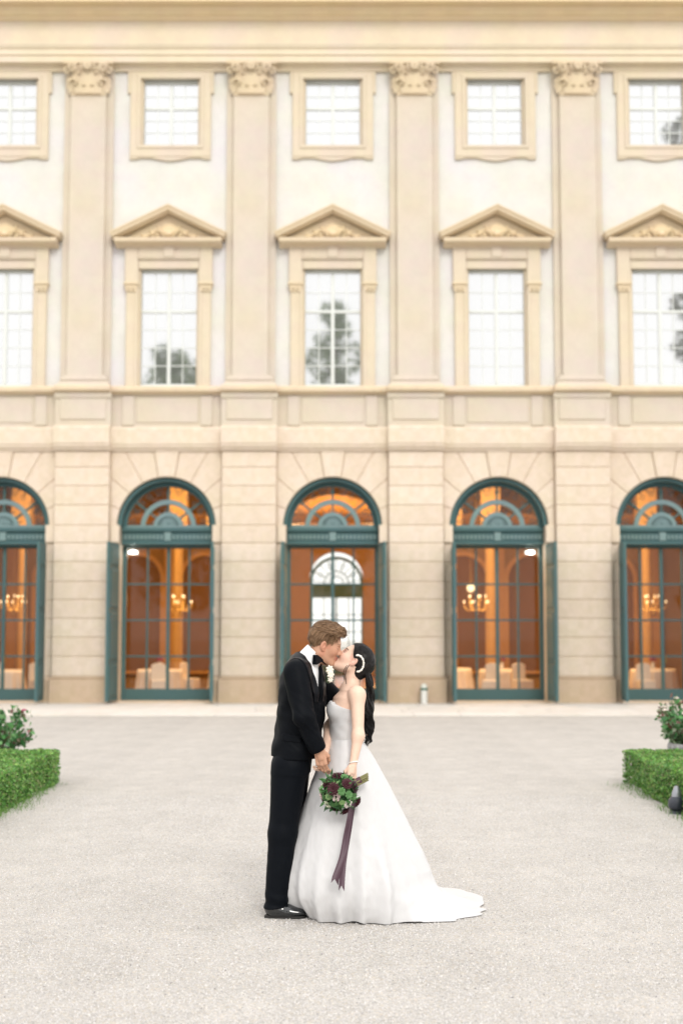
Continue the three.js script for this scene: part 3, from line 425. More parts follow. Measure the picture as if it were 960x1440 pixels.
// ------------------------------------------------------------------ court, paving, planting
const gTex = (() => { // fine pale gravel: cells of pebbles
  const N = 150, r = mulberry(91), px = [], py = [], tone = [], hue = []; for (let i = 0; i < N * N; i++) { px.push(r()); py.push(r()); tone.push(r()); hue.push(r()); }
  const size = 1536, H = new Float32Array(size * size), C = new Uint8Array(size * size * 4), Hh = new Uint8Array(size * size * 4);
  for (let j = 0; j < size; j++) for (let i = 0; i < size; i++) {
    const u = (i + 0.5) / size, v = (j + 0.5) / size, x = u * N, y = v * N, xi = Math.floor(x), yi = Math.floor(y); let d1 = 9, d2 = 9, id = 0;
    for (let b = -1; b <= 1; b++) for (let a = -1; a <= 1; a++) { const q = ((yi + b + N) % N) * N + (xi + a + N) % N, dx = xi + a + px[q] - x, dy = yi + b + py[q] - y, d = dx * dx + dy * dy; if (d < d1) { d2 = d1; d1 = d; id = q; } else if (d < d2) d2 = d; }
    const e = Math.min(1, (Math.sqrt(d2) - Math.sqrt(d1)) * 2.2), big = 0.5 * nA(u, v) + 0.5 * nB(u, v), t = tone[id];
    let s = 0.815 + 0.13 * (t - 0.5) + 0.075 * (big - 0.5); if (t > 0.93) s -= 0.13; const w = hue[id];
    const k = (j * size + i) * 4; C[k] = 255 * s * (w > 0.8 ? 1.02 : 1.0); C[k + 1] = 255 * s * 0.975; C[k + 2] = 255 * s * (w > 0.8 ? 0.91 : 0.945); C[k + 3] = 255;
    const h = 255 * (0.15 + e * (0.45 + 0.4 * t)); Hh[k] = Hh[k + 1] = Hh[k + 2] = h; Hh[k + 3] = 255;
  }
  const mk = (d, s) => { const t = new THREE.DataTexture(d, size, size); t.wrapS = t.wrapT = THREE.RepeatWrapping; t.magFilter = THREE.LinearFilter; t.minFilter = THREE.LinearMipmapLinearFilter; t.generateMipmaps = true; if (s) t.colorSpace = THREE.SRGBColorSpace; t.repeat.set(1 / 1.9, 1 / 1.9); t.needsUpdate = true; return t; };
  return [mk(C, true), mk(Hh, false)];
})();
const gravelM = std([0.765, 0.768, 0.77], { map: gTex[0], bumpMap: gTex[1], bumpScale: 0.0055, roughness: 0.95 });
{
  const g = new THREE.PlaneGeometry(1600, 1600); g.rotateX(-Math.PI / 2); const uv = g.attributes.uv; for (let i = 0; i < uv.count; i++) uv.setXY(i, uv.getX(i) * 1600, uv.getY(i) * 1600);
  structure('ground', g, gravelM, 'pale beige gravel court in front of the palace', 'gravel');
  // a light stone walk along the foot of the facade, slab by slab
  const slabM = [[0.66, 0.63, 0.59], [0.63, 0.60, 0.56], [0.68, 0.655, 0.62]].map((c) => std(c, { map: stoneTex, roughness: 0.9 })), r = mulberry(3);
  const walk = structure('pavement', box(ENDL, ENDR, -0.1, 0.008, 0.0, 5.9), std([0.45, 0.42, 0.38], { roughness: 0.95 }), 'pale stone walk along the foot of the palace', 'pavement');
  const gs = [1.30, 1.0].map((w) => { const q = block(0.008, w - 0.008, 0.008, 1.172, 0, 0.02, 0.004); q.rotateX(-Math.PI / 2); return q; });
  for (let row = 0; row < 5; row++) { let x = ENDL + (row % 2) * 0.4; while (x < ENDR - 1.3) { const i = r() < 0.5 ? 0 : 1; mesh('paving_slab', gs[i], slabM[Math.floor(r() * 3)], walk, [x, 0.008, 5.9 - row * 1.18]); x += i ? 1.0 : 1.3; } }
}
{ // loose pebbles over the nearer court
  const n = 150000, r = mulberry(17), im = new THREE.InstancedMesh(new THREE.IcosahedronGeometry(1, 0), std([1, 1, 1], { roughness: 0.9 }), n); im.name = 'gravel'; im.userData = { kind: 'stuff', label: 'loose pale pebbles scattered over the gravel court', category: 'gravel' };
  const m = M4(), q = new THREE.Quaternion(), e = new THREE.Euler(), c = new THREE.Color();
  for (let i = 0; i < n; i++) { const D = 5.9 + 9.5 * Math.pow(r(), 1.25), x = (r() * 2 - 1) * D * 0.30, s = 0.0022 + 0.0042 * r() * r(); e.set(r() * 6, r() * 6, r() * 6); q.setFromEuler(e); m.compose(V(x, s * 0.25, 36.74 - D), q, V(s * (0.8 + 0.7 * r()), s * 0.75, s)); im.setMatrixAt(i, m); const t = 0.46 + 0.20 * r() - (r() > 0.95 ? 0.20 : 0); im.setColorAt(i, c.setRGB(t, t * 0.97, t * (0.91 + 0.06 * r()))); }
  cs(im); scene.add(im);
}
// ---- clipped box hedges round two flower beds
function leafSet(n, place, size, r, cols) { // n small folded leaves as one geometry with vertex colours
  const pos = new Float32Array(n * 12), nor = new Float32Array(n * 12), col = new Float32Array(n * 12), idx = new Uint32Array(n * 6), q = new THREE.Quaternion(), e = new THREE.Euler(), v = V(0, 0, 0);
  for (let i = 0; i < n; i++) { const P = place(r), s = size * (0.6 + 0.8 * r()); e.set((r() - 0.5) * 2.4 + (P.rx ?? 0), r() * 6.28, (r() - 0.5) * 2.4); q.setFromEuler(e);
    const cc = cols[Math.floor(r() * cols.length)], b = 0.8 + 0.4 * r(), nn = V(0, 0, 1).applyQuaternion(q);
    [[-0.5, 0, 0], [0, 0.5, 0.12], [0, -0.5, 0.12], [0.5, 0, 0]].forEach(([x, y, z], k) => { v.set(x * 1.5 * s, y * s, z * s).applyQuaternion(q); pos.set([P.x + v.x, P.y + v.y, P.z + v.z], i * 12 + k * 3); nor.set([nn.x, nn.y, nn.z], i * 12 + k * 3); col.set([cc[0] * b, cc[1] * b, cc[2] * b], i * 12 + k * 3); });
    idx.set([i * 4, i * 4 + 2, i * 4 + 1, i * 4 + 1, i * 4 + 2, i * 4 + 3], i * 6); }
  const g = new THREE.BufferGeometry(); g.setAttribute('position', new THREE.BufferAttribute(pos, 3)); g.setAttribute('normal', new THREE.BufferAttribute(nor, 3)); g.setAttribute('color', new THREE.BufferAttribute(col, 3)); g.setIndex(new THREE.BufferAttribute(idx, 1)); return g;
}
const leafM = new THREE.MeshPhysicalMaterial({ vertexColors: true, roughness: 0.6, transmission: 0.3, thickness: 0 });
const twigM = std([0.10, 0.065, 0.035]);
for (const s of [-1, 1]) {
  const r = mulberry(s > 0 ? 71 : 72), H = 0.385, xi = 3.30, wd = 0.62, zF = 36.74 - 16.75, zN = 36.74 - 9.2, xo = 7.0;
  const t = thing('box_hedge', s < 0 ? 'low clipped box hedge around the bed with the reddish-tipped rose bush' : 'low clipped box hedge around the bed with the pale rose bush and garden spotlight', 'hedge', [0, 0, 0], 0, 'clipped box hedges flanking the court');
  const wob = (z) => 0.03 * Math.sin(z * 3.1 + s) + 0.035 * noise3(z * 4.5, s * 3, 1) + 0.02 * noise3(z * 11, s, 4);
  mesh('branches', merge([box(s < 0 ? -xi - wd + 0.07 : xi + 0.07, s < 0 ? -xi - 0.07 : xi + wd - 0.07, 0.0, H - 0.06, zF + 0.07, zN - 0.05), box(s < 0 ? -xo : xi + wd - 0.07, s < 0 ? -xi - wd + 0.07 : xo, 0.0, H - 0.062, zF + 0.07, zF + wd - 0.07)]), std([0.02, 0.035, 0.012]), t);
  const greens = [[0.13, 0.33, 0.055], [0.19, 0.42, 0.075], [0.09, 0.25, 0.045], [0.28, 0.48, 0.10], [0.12, 0.31, 0.065], [0.24, 0.27, 0.10]];
  const place = (r) => { const side = r() < 0.72; let x, z; if (side) { x = xi + r() * wd; z = zF + r() * (zN - zF); } else { x = xi + r() * (xo - xi); z = zF + r() * wd; }
    let y = H * r(); const f = r(); if (side) { if (f < 0.45) x = xi + 0.05 * r() - 0.02 + wob(z); else if (f < 0.85) y = H - 0.06 * r() + 0.03 * noise3(x * 5, 0, z * 5); else if (f < 0.90) z = zF + 0.04 * r(); else if (f < 0.94) z = zN + 0.02 - 0.05 * r(); else x = xi + wd - 0.04 * r(); } else { if (f < 0.5) y = H - 0.05 * r() + 0.02 * noise3(x * 6, 0, z * 6); else if (f < 0.75) z = zF + 0.04 * r(); else z = zF + wd - 0.04 * r(); }
    return { x: s * x, y: Math.max(0.015, y), z }; };
  mesh('foliage', leafSet(66000, place, 0.0185, r, greens), leafM, t).userData.kind = 'stuff';
  // turf inside the bed and a fringe of grass outside the hedge foot
  const lawn = new THREE.PlaneGeometry(8, zN - zF - wd); lawn.rotateX(-Math.PI / 2); lawn.translate(s * (xi + wd + 4 - 0.1), 0.02, (zF + wd + zN) / 2); structure('lawn', buv(lawn), std([0.07, 0.16, 0.03], { map: stoneTex }), s < 0 ? 'lawn inside the hedge with the reddish rose bush' : 'lawn inside the hedge with the pale rose bush', 'lawn');
  const n = 2600, pos = []; for (let i = 0; i < n; i++) { const z = zF + 0.1 + Math.pow(r(), 0.7) * (zN - zF), x = xi - 0.16 * r() * r() * (1.3 + noise3(z * 2, s, 0)), h = 0.02 + 0.05 * r(), a = r() * 6.3, w = 0.003; const lx = (r() - 0.5) * 0.05, lz = (r() - 0.5) * 0.05; pos.push(s * x - w * Math.cos(a), 0, z - w * Math.sin(a), s * x + w * Math.cos(a), 0, z + w * Math.sin(a), s * x + lx, h, z + lz); }
  const g = new THREE.BufferGeometry(); g.setAttribute('position', new THREE.Float32BufferAttribute(pos, 3)); g.computeVertexNormals(); const gm = mesh(numbered('grass'), g, std([0.12, 0.24, 0.05]), scene); gm.userData = { kind: 'stuff', label: s < 0 ? 'ragged grass along the foot of the hedge by the reddish rose' : 'ragged grass along the foot of the hedge by the spotlight', category: 'grass' };
}
// ---- rose bushes behind the hedge corners
function rose(x, z, label, seed, cols, blooms, bloomCol, H, W) {
  const r = mulberry(seed), t = thing('rose_bush', label, 'rose bush', [x, 0, z], 0, 'rose bushes in the flower beds'), stems = [], tips = [];
  for (let i = 0; i < 26; i++) { const a = r() * 6.283, q = W * Math.sqrt(r()), h = H * (0.55 + 0.45 * r()) * (1 - 0.25 * q / W), C = Math.cos(a), S = Math.sin(a); const pts = [[0.06 * C, 0.05, 0.06 * S], [q * 0.35 * C, h * 0.4, q * 0.35 * S], [q * 0.75 * C, h * 0.75, q * 0.75 * S], [q * C, h, q * S]]; stems.push(buv(tube(pts, 0.006, 10, 4))); tips.push(pts.map((p) => V(...p))); }
  mesh('stems', merge(stems), twigM, t);
  const place = (r) => { const p = tips[Math.floor(r() * tips.length)], u = 0.42 + 0.6 * r(), k = Math.min(2, Math.floor(u * 3)), f = Math.min(1, u * 3 - k), b = p[k].clone().lerp(p[k + 1], f); const s = 0.11; return { x: b.x + (r() - 0.5) * s * 1.6, y: Math.max(0.3, b.y + (r() - 0.5) * s), z: b.z + (r() - 0.5) * s * 1.6 }; };
  mesh('foliage', leafSet(2300, place, 0.045, r, cols), leafM, t).userData.kind = 'stuff';
  const bm = std(bloomCol, { roughness: 0.7 });
  for (let i = 0; i < blooms; i++) { const p = tips[i % tips.length][3], g = []; for (let k = 0; k < 7; k++) { const a = k * 2.4, q = 0.006 + 0.0035 * k; g.push(tr(new THREE.SphereGeometry(1, 7, 5), Math.cos(a) * q, 0.008 - 0.001 * k, Math.sin(a) * q, 0.5 * Math.sin(a), 0, -0.5 * Math.cos(a), [0.016, 0.010, 0.016])); } mesh('rose_bloom', merge(g), bm, t, [p.x, p.y + 0.015, p.z]); }
  return t;
}
const rg = [[0.06, 0.22, 0.06], [0.09, 0.29, 0.075], [0.045, 0.17, 0.05], [0.14, 0.32, 0.10]], rp = [...rg, [0.22, 0.30, 0.17], [0.30, 0.34, 0.24], [0.16, 0.07, 0.05]], rr = [...rg, ...rg, [0.16, 0.13, 0.07], [0.17, 0.08, 0.06]];
rose(-4.27, 36.74 - 17.1, 'leafy rose bush with reddish shoot tips rising behind the low hedge', 301, rr, 4, [0.35, 0.07, 0.12], 1.08, 0.62);
rose(4.32, 36.74 - 17.0, 'pale silvery rose bush growing from a grey stone planter ring', 302, rp, 22, [0.62, 0.52, 0.46], 1.12, 0.60);
{ // low grey planter ring
  const t = thing('planter_ring', 'low grey ribbed stone planter ring around the pale rose bush', 'planter', [4.32, 0.02, 36.74 - 17.0]);
  mesh('ring', new THREE.LatheGeometry([[0.34, 0], [0.37, 0.06], [0.42, 0.34], [0.45, 0.36], [0.45, 0.42], [0.40, 0.42], [0.38, 0.30]].map((p) => new THREE.Vector2(...p)), 32), std([0.30, 0.30, 0.30], { map: stoneTex }), t);
  for (let i = 0; i < 26; i++) { const a = i / 26 * 6.283; mesh('rib', ball(Math.cos(a) * 0.44, 0.37, Math.sin(a) * 0.44, 0.022, 0.05, 0.022, 8, 6), std([0.36, 0.36, 0.36]), t); }
  const soil = mesh('soil', tr(new THREE.CylinderGeometry(0.385, 0.36, 0.28, 24), 0, 0.16, 0), std([0.05, 0.035, 0.022]), t);
}
{ // garden spotlight at the hedge foot
  const t = thing('garden_spotlight', 'dark grey garden spotlight on the gravel at the hedge foot', 'spotlight', [3.215, 0, 36.74 - 13.85]);
  const m = std([0.03, 0.036, 0.05], { roughness: 0.4 }), pale = std([0.30, 0.31, 0.34], { roughness: 0.35, metalness: 0.6 });
  mesh('spike_base', tr(new THREE.CylinderGeometry(0.055, 0.075, 0.03, 20), 0, 0.015, 0), m, t);
  mesh('housing', new THREE.LatheGeometry([[0, 0.03], [0.065, 0.035], [0.085, 0.07], [0.08, 0.13], [0.055, 0.16], [0.03, 0.165], [0, 0.165]].map((p) => new THREE.Vector2(...p)), 24), m, t);
  mesh('shade', new THREE.LatheGeometry([[0.05, 0.155], [0.045, 0.20], [0.02, 0.26], [0, 0.265]].map((p) => new THREE.Vector2(...p)), 20), pale, t);
}
{ // small canister by the pier
  const t = thing('bollard_light', 'short white bollard with a green band at the pier foot', 'bollard', [2.08, 0.028, 0.62]);
  mesh('post', tr(new THREE.CylinderGeometry(0.085, 0.085, 0.34, 24), 0, 0.17, 0), std([0.66, 0.66, 0.62], { roughness: 0.5 }), t);
  mesh('band', tr(new THREE.CylinderGeometry(0.092, 0.092, 0.05, 24), 0, 0.365, 0), std([0.015, 0.10, 0.06], { roughness: 0.4 }), t);
  mesh('cap', new THREE.LatheGeometry([[0.08, 0.39], [0.08, 0.45], [0.06, 0.485], [0, 0.50]].map((p) => new THREE.Vector2(...p)), 24), std([0.60, 0.62, 0.56], { roughness: 0.5 }), t);
}
// ---- tall trees of the park, on the far side of the court from the palace: the panes mirror them
function tree(x, z, H, R, trunkH, label, seed, col) {
  const r = mulberry(seed), t = thing('park_tree', label, 'tree', [x, 0, z], 0, 'park trees facing the palace'), wood = [buv(tr(new THREE.CylinderGeometry(0.22, 0.45, H * 0.75, 10), 0, H * 0.375, 0))], lob = [];
  for (let i = 0; i < 26; i++) { const a = i * 2.4, h = trunkH + (H - trunkH) * (i + 0.5) / 26, rad = R * Math.pow(Math.sin(Math.PI * Math.min(0.97, 0.12 + 0.86 * (h - trunkH) / (H - trunkH))), 0.7) * (0.55 + 0.5 * r()); lob.push([Math.cos(a) * rad * 0.7, h, Math.sin(a) * rad * 0.7, R * (0.30 + 0.2 * r())]); wood.push(buv(bar([0, Math.min(h - rad * 0.5, H * 0.74), 0], [Math.cos(a) * rad * 0.7, h, Math.sin(a) * rad * 0.7], 0.06, 5))); }
  mesh('trunk', merge(wood), twigM, t);
  const place = (r) => { const L = lob[Math.floor(r() * lob.length)], a = r() * 6.283, c = r() * 2 - 1, q = L[3] * (0.55 + 0.5 * r()), s = Math.sqrt(1 - c * c); return { x: L[0] + Math.cos(a) * s * q, y: L[1] + c * q * 0.8, z: L[2] + Math.sin(a) * s * q }; };
  mesh('crown', leafSet(6500, place, 0.26, r, col), leafM, t);
}
const tg = [[0.12, 0.19, 0.06], [0.15, 0.22, 0.07], [0.09, 0.15, 0.05]];
tree(-11.6, 61.5, 21.4, 3.7, 4, 'broad park tree whose crown shows mirrored in the panes above the chandelier', 501, tg);
tree(-0.3, 64, 25.0, 3.2, 5, 'slim park tree mirrored in the window over the kissing couple', 502, tg);
tree(22.4, 47, 37, 3.4, 2, 'very tall columnar park tree mirrored in the window over the rose bed', 503, [[0.06, 0.09, 0.03], [0.10, 0.09, 0.05], [0.05, 0.07, 0.03]]);
// ------------------------------------------------------------------ the couple: fields of distance meshed into skin and cloth
const smin = (a, b, k) => { const h = Math.max(k - Math.abs(a - b), 0) / k; return Math.min(a, b) - h * h * k * 0.25; };
const clamp = (x, a, b) => Math.min(b, Math.max(a, x)), sstep = (a, b, x) => { const t = clamp((x - a) / (b - a), 0, 1); return t * t * (3 - 2 * t); }, mix = (a, b, t) => a + (b - a) * t;
function bone(a, ra, b, rb) { const [ax, ay, az] = a, bx_ = b[0] - ax, by = b[1] - ay, bz = b[2] - az, l2 = bx_ * bx_ + by * by + bz * bz || 1e-9; return (x, y, z) => { const px = x - ax, py = y - ay, pz = z - az, t = clamp((px * bx_ + py * by + pz * bz) / l2, 0, 1); return Math.hypot(px - bx_ * t, py - by * t, pz - bz * t) - (ra + (rb - ra) * t); }; }
function ell(c, r) { return (x, y, z) => { const px = (x - c[0]), py = (y - c[1]), pz = (z - c[2]), k0 = Math.hypot(px / r[0], py / r[1], pz / r[2]), k1 = Math.hypot(px / (r[0] * r[0]), py / (r[1] * r[1]), pz / (r[2] * r[2])); return k1 < 1e-9 ? -Math.min(...r) : k0 * (k0 - 1) / k1; }; }
const uni = (list, k) => (x, y, z) => { let d = 1e9; for (const f of list) d = smin(d, f(x, y, z), k); return d; };
// a rigid frame: canonical (forward = +x, up = +y, side = z) placed in the world
function frame(o, fwd, up, s = 1) { const f = V(...fwd).normalize(), u = V(...up); u.addScaledVector(f, -u.dot(f)).normalize(); const w = V(0, 0, 0).crossVectors(f, u);
  return { in: (F) => (x, y, z) => { const px = (x - o[0]) / s, py = (y - o[1]) / s, pz = (z - o[2]) / s; return s * F(px * f.x + py * f.y + pz * f.z, px * u.x + py * u.y + pz * u.z, px * w.x + py * w.y + pz * w.z); },
    loc: (x, y, z) => { const px = (x - o[0]) / s, py = (y - o[1]) / s, pz = (z - o[2]) / s; return [px * f.x + py * f.y + pz * f.z, px * u.x + py * u.y + pz * u.z, px * w.x + py * w.y + pz * w.z]; },
    out: (a, b, c) => [o[0] + s * (f.x * a + u.x * b + w.x * c), o[1] + s * (f.y * a + u.y * b + w.y * c), o[2] + s * (f.z * a + u.z * b + w.z * c)] }; }
// surface nets over a grid, with a coarse pass that skips empty blocks
function net(F, lo, hi, h, colour) {
  const B = 4, N = [0, 1, 2].map((i) => Math.ceil((hi[i] - lo[i]) / h / B) * B), [nx, ny, nz] = N, sx = nx + 1, sy = ny + 1, sz = nz + 1, f = new Float32Array(sx * sy * sz).fill(1e3), act = new Uint8Array((nx / B) * (ny / B) * (nz / B)), id = (i, j, k) => (k * sy + j) * sx + i, done = new Uint8Array(f.length);
  for (let K = 0; K < nz / B; K++) for (let J = 0; J < ny / B; J++) for (let I = 0; I < nx / B; I++) {
    const d = F(lo[0] + (I + 0.5) * B * h, lo[1] + (J + 0.5) * B * h, lo[2] + (K + 0.5) * B * h); if (Math.abs(d) > B * h * 1.7) continue; act[(K * (ny / B) + J) * (nx / B) + I] = 1;
    for (let k = K * B; k <= K * B + B; k++) for (let j = J * B; j <= J * B + B; j++) for (let i = I * B; i <= I * B + B; i++) { const q = id(i, j, k); if (!done[q]) { done[q] = 1; f[q] = F(lo[0] + i * h, lo[1] + j * h, lo[2] + k * h); } } }
  const vid = new Int32Array(f.length).fill(-1), pos = [], idx = [], cell = (i, j, k) => act[(Math.floor(k / B) * (ny / B) + Math.floor(j / B)) * (nx / B) + Math.floor(i / B)];
  for (let k = 0; k < nz; k++) for (let j = 0; j < ny; j++) for (let i = 0; i < nx; i++) { if (!cell(i, j, k)) continue; let n = 0, x = 0, y = 0, z = 0, m = 0; const c = []; for (let q = 0; q < 8; q++) { c[q] = f[id(i + (q & 1), j + ((q >> 1) & 1), k + (q >> 2))]; if (c[q] < 0) m++; } if (m === 0 || m === 8) continue;
    for (let q = 0; q < 8; q++) for (let ax = 0; ax < 3; ax++) { const p = q | (1 << ax); if (p === q) continue; if ((c[q] < 0) !== (c[p] < 0)) { const t = c[q] / (c[q] - c[p]); x += (q & 1) + (ax === 0 ? t : 0); y += ((q >> 1) & 1) + (ax === 1 ? t : 0); z += (q >> 2) + (ax === 2 ? t : 0); n++; } }
    vid[id(i, j, k)] = pos.length / 3; pos.push(lo[0] + (i + x / n) * h, lo[1] + (j + y / n) * h, lo[2] + (k + z / n) * h); }
  for (let k = 1; k < nz; k++) for (let j = 1; j < ny; j++) for (let i = 1; i < nx; i++) { const a = f[id(i, j, k)];
    const quad = (p, q, r, s, flip) => { if (p < 0 || q < 0 || r < 0 || s < 0) return; if (flip) idx.push(p, r, q, p, s, r); else idx.push(p, q, r, p, r, s); };
    if (i < nx && (a < 0) !== (f[id(i + 1, j, k)] < 0)) quad(vid[id(i, j - 1, k - 1)], vid[id(i, j, k - 1)], vid[id(i, j, k)], vid[id(i, j - 1, k)], a >= 0);
    if (j < ny && (a < 0) !== (f[id(i, j + 1, k)] < 0)) quad(vid[id(i - 1, j, k - 1)], vid[id(i - 1, j, k)], vid[id(i, j, k)], vid[id(i, j, k - 1)], a >= 0);
    if (k < nz && (a < 0) !== (f[id(i, j, k + 1)] < 0)) quad(vid[id(i - 1, j - 1, k)], vid[id(i, j - 1, k)], vid[id(i, j, k)], vid[id(i - 1, j, k)], a >= 0); }
  const nor = new Float32Array(pos.length), e = h * 0.5, col = colour ? new Float32Array(pos.length) : null;
  for (let v = 0; v < pos.length; v += 3) { let [x, y, z] = [pos[v], pos[v + 1], pos[v + 2]]; const gx = F(x + e, y, z) - F(x - e, y, z), gy = F(x, y + e, z) - F(x, y - e, z), gz = F(x, y, z + e) - F(x, y, z - e), l = Math.hypot(gx, gy, gz) || 1; nor[v] = gx / l; nor[v + 1] = gy / l; nor[v + 2] = gz / l; if (col) col.set(colour(x, y, z), v); }
  const g = new THREE.BufferGeometry(); g.setAttribute('position', new THREE.Float32BufferAttribute(pos, 3)); g.setAttribute('normal', new THREE.BufferAttribute(nor, 3)); if (col) g.setAttribute('color', new THREE.BufferAttribute(col, 3)); g.setIndex(idx); return g;
}
function joinNets(list) { list.forEach((g) => g.deleteAttribute('uv')); return mergeGeometries(list); }
// sections: rows of [y, xBack, xFront, halfWidth], an oval tube with those outlines
function sections(rows, zc = 0, pw = 2) { return (x, y, z) => { let i = 0; const yy = clamp(y, rows[0][0], rows[rows.length - 1][0]); while (i < rows.length - 2 && yy > rows[i + 1][0]) i++; const A = rows[i], Bq = rows[i + 1]; let t = (yy - A[0]) / (Bq[0] - A[0]); t = mix(t, t * t * (3 - 2 * t), 0.5); const b = mix(A[1], Bq[1], t), f = mix(A[2], Bq[2], t), w = mix(A[3], Bq[3], t), c = (b + f) / 2, a = Math.abs(f - b) / 2, q = Math.pow(Math.pow(Math.abs(x - c) / a, pw) + Math.pow(Math.abs(z - zc) / w, pw), 1 / pw); const d = (q - 1) * Math.min(a, w); return y === yy ? d : Math.hypot(Math.max(d, 0), y - yy) + Math.min(d, 0); }; }
// a head, canonical: faces +x, up +y; about 0.235 m from chin to crown
function headField(fem) {
  const j = fem ? 0.88 : 1, L = [];
  const skull = uni([ell([-0.014, 0.036, 0], [0.094, 0.084, 0.073]), ell([0.028, -0.030, 0], [0.060, 0.086, 0.057 * (fem ? 0.97 : 1)])], 0.05);
  const jaw = uni([bone([-0.008, -0.062, 0.044], 0.024 * j, [0.060, -0.104, 0.016], 0.019 * j), bone([-0.008, -0.062, -0.044], 0.024 * j, [0.060, -0.104, -0.016], 0.019 * j), ell([0.070, -0.105, 0], [0.020, 0.018, 0.020])], 0.03);
  const brow = bone([0.078, 0.022, -0.030], 0.011, [0.078, 0.022, 0.030], 0.011), nose = uni([bone([0.083, 0.012, 0], 0.008, [0.106, -0.030, 0], 0.010), ell([0.108, -0.034, 0], [0.012, 0.011, 0.012]), ell([0.094, -0.038, 0.012], [0.010, 0.008, 0.008]), ell([0.094, -0.038, -0.012], [0.010, 0.008, 0.008])], 0.012);
  const lips = uni([bone([0.091, -0.061, 0], 0.0075, [0.078, -0.066, 0.024], 0.004), bone([0.091, -0.061, 0], 0.0075, [0.078, -0.066, -0.024], 0.004), bone([0.090, -0.075, 0], 0.0085, [0.076, -0.070, 0.022], 0.004), bone([0.090, -0.075, 0], 0.0085, [0.076, -0.070, -0.022], 0.004)], 0.006);
  const cheek = uni([ell([0.052, -0.026, 0.040], [0.030, 0.026, 0.020]), ell([0.052, -0.026, -0.040], [0.030, 0.026, 0.020])], 0.01);
  const lid = (s) => ell([0.072, -0.001, s * 0.031], [0.014, 0.012, 0.016]), socket = (s) => ell([0.094, 0.000, s * 0.032], [0.020, 0.014, 0.018]), lids = [lid(1), lid(-1)], sock = [socket(1), socket(-1)];
  const ear = (s) => { const e = ell([-0.014, -0.006, s * 0.077], [0.017, 0.030, 0.010]), c = ell([-0.006, -0.002, s * 0.088], [0.010, 0.018, 0.010]), l = ell([-0.006, -0.034, s * 0.073], [0.010, 0.010, 0.007]); return (x, y, z) => smin(Math.max(e(x, y, z), -c(x, y, z)), l(x, y, z), 0.008); }, ears = [ear(1), ear(-1)];
  return (x, y, z) => { let d = skull(x, y, z); d = smin(d, jaw(x, y, z), 0.03); d = smin(d, cheek(x, y, z), 0.025); d = smin(d, brow(x, y, z), 0.018); for (const s of sock) { const q = -s(x, y, z), hh = Math.max(0.012 - Math.abs(d - q), 0) / 0.012; d = Math.max(d, q) + hh * hh * 0.012 * 0.25; } for (const l of lids) d = smin(d, l(x, y, z), 0.005); d = smin(d, nose(x, y, z), 0.012); d = smin(d, lips(x, y, z), 0.006); for (const e of ears) d = smin(d, e(x, y, z), 0.006); return d; };
}
function faceColour(F, skin, lip, brow, blush, extra) { return (x, y, z) => { const [a, b, c] = F.loc(x, y, z), s = Math.abs(c), n = 0.04 * noise3(x * 90, y * 90, z * 90); let k = skin.map((v) => v * (1 + n));
  const put = (col, w) => { k = k.map((v, i) => mix(v, col[i], w)); };
  put(blush, 0.45 * Math.exp(-((a - 0.06) ** 2 + (b + 0.03) ** 2 + (s - 0.045) ** 2) / 0.0008)); put(blush, 0.3 * Math.exp(-((a - 0.108) ** 2 + (b + 0.034) ** 2 + s * s) / 0.0003)); if (s > 0.068) put(blush, 0.5);
  if (a > 0.07 && s < 0.026 && b < -0.055 && b > -0.083) put(lip, 0.85 * sstep(0.0145, 0.010, Math.abs(b + 0.068) + 0.25 * s));
  if (a > 0.05) { const br = Math.abs(b - (0.026 - 6 * (s - 0.03) ** 2)); if (s > 0.014 && s < 0.050) put(brow, (extra ? 0.85 : 0.5) * sstep(0.0055, 0.003, br)); const la = Math.abs(b - (-0.0055 + 10 * (s - 0.031) ** 2)); if (s > 0.014 && s < 0.050) put([0.02, 0.014, 0.012], (extra ? 0.9 : 0.45) * sstep(extra ? 0.0042 : 0.003, 0.0015, la)); if (extra && s > 0.012 && s < 0.052 && b > -0.004 && b < 0.014) put([0.34, 0.17, 0.14], 0.55); }
  return k; }; }
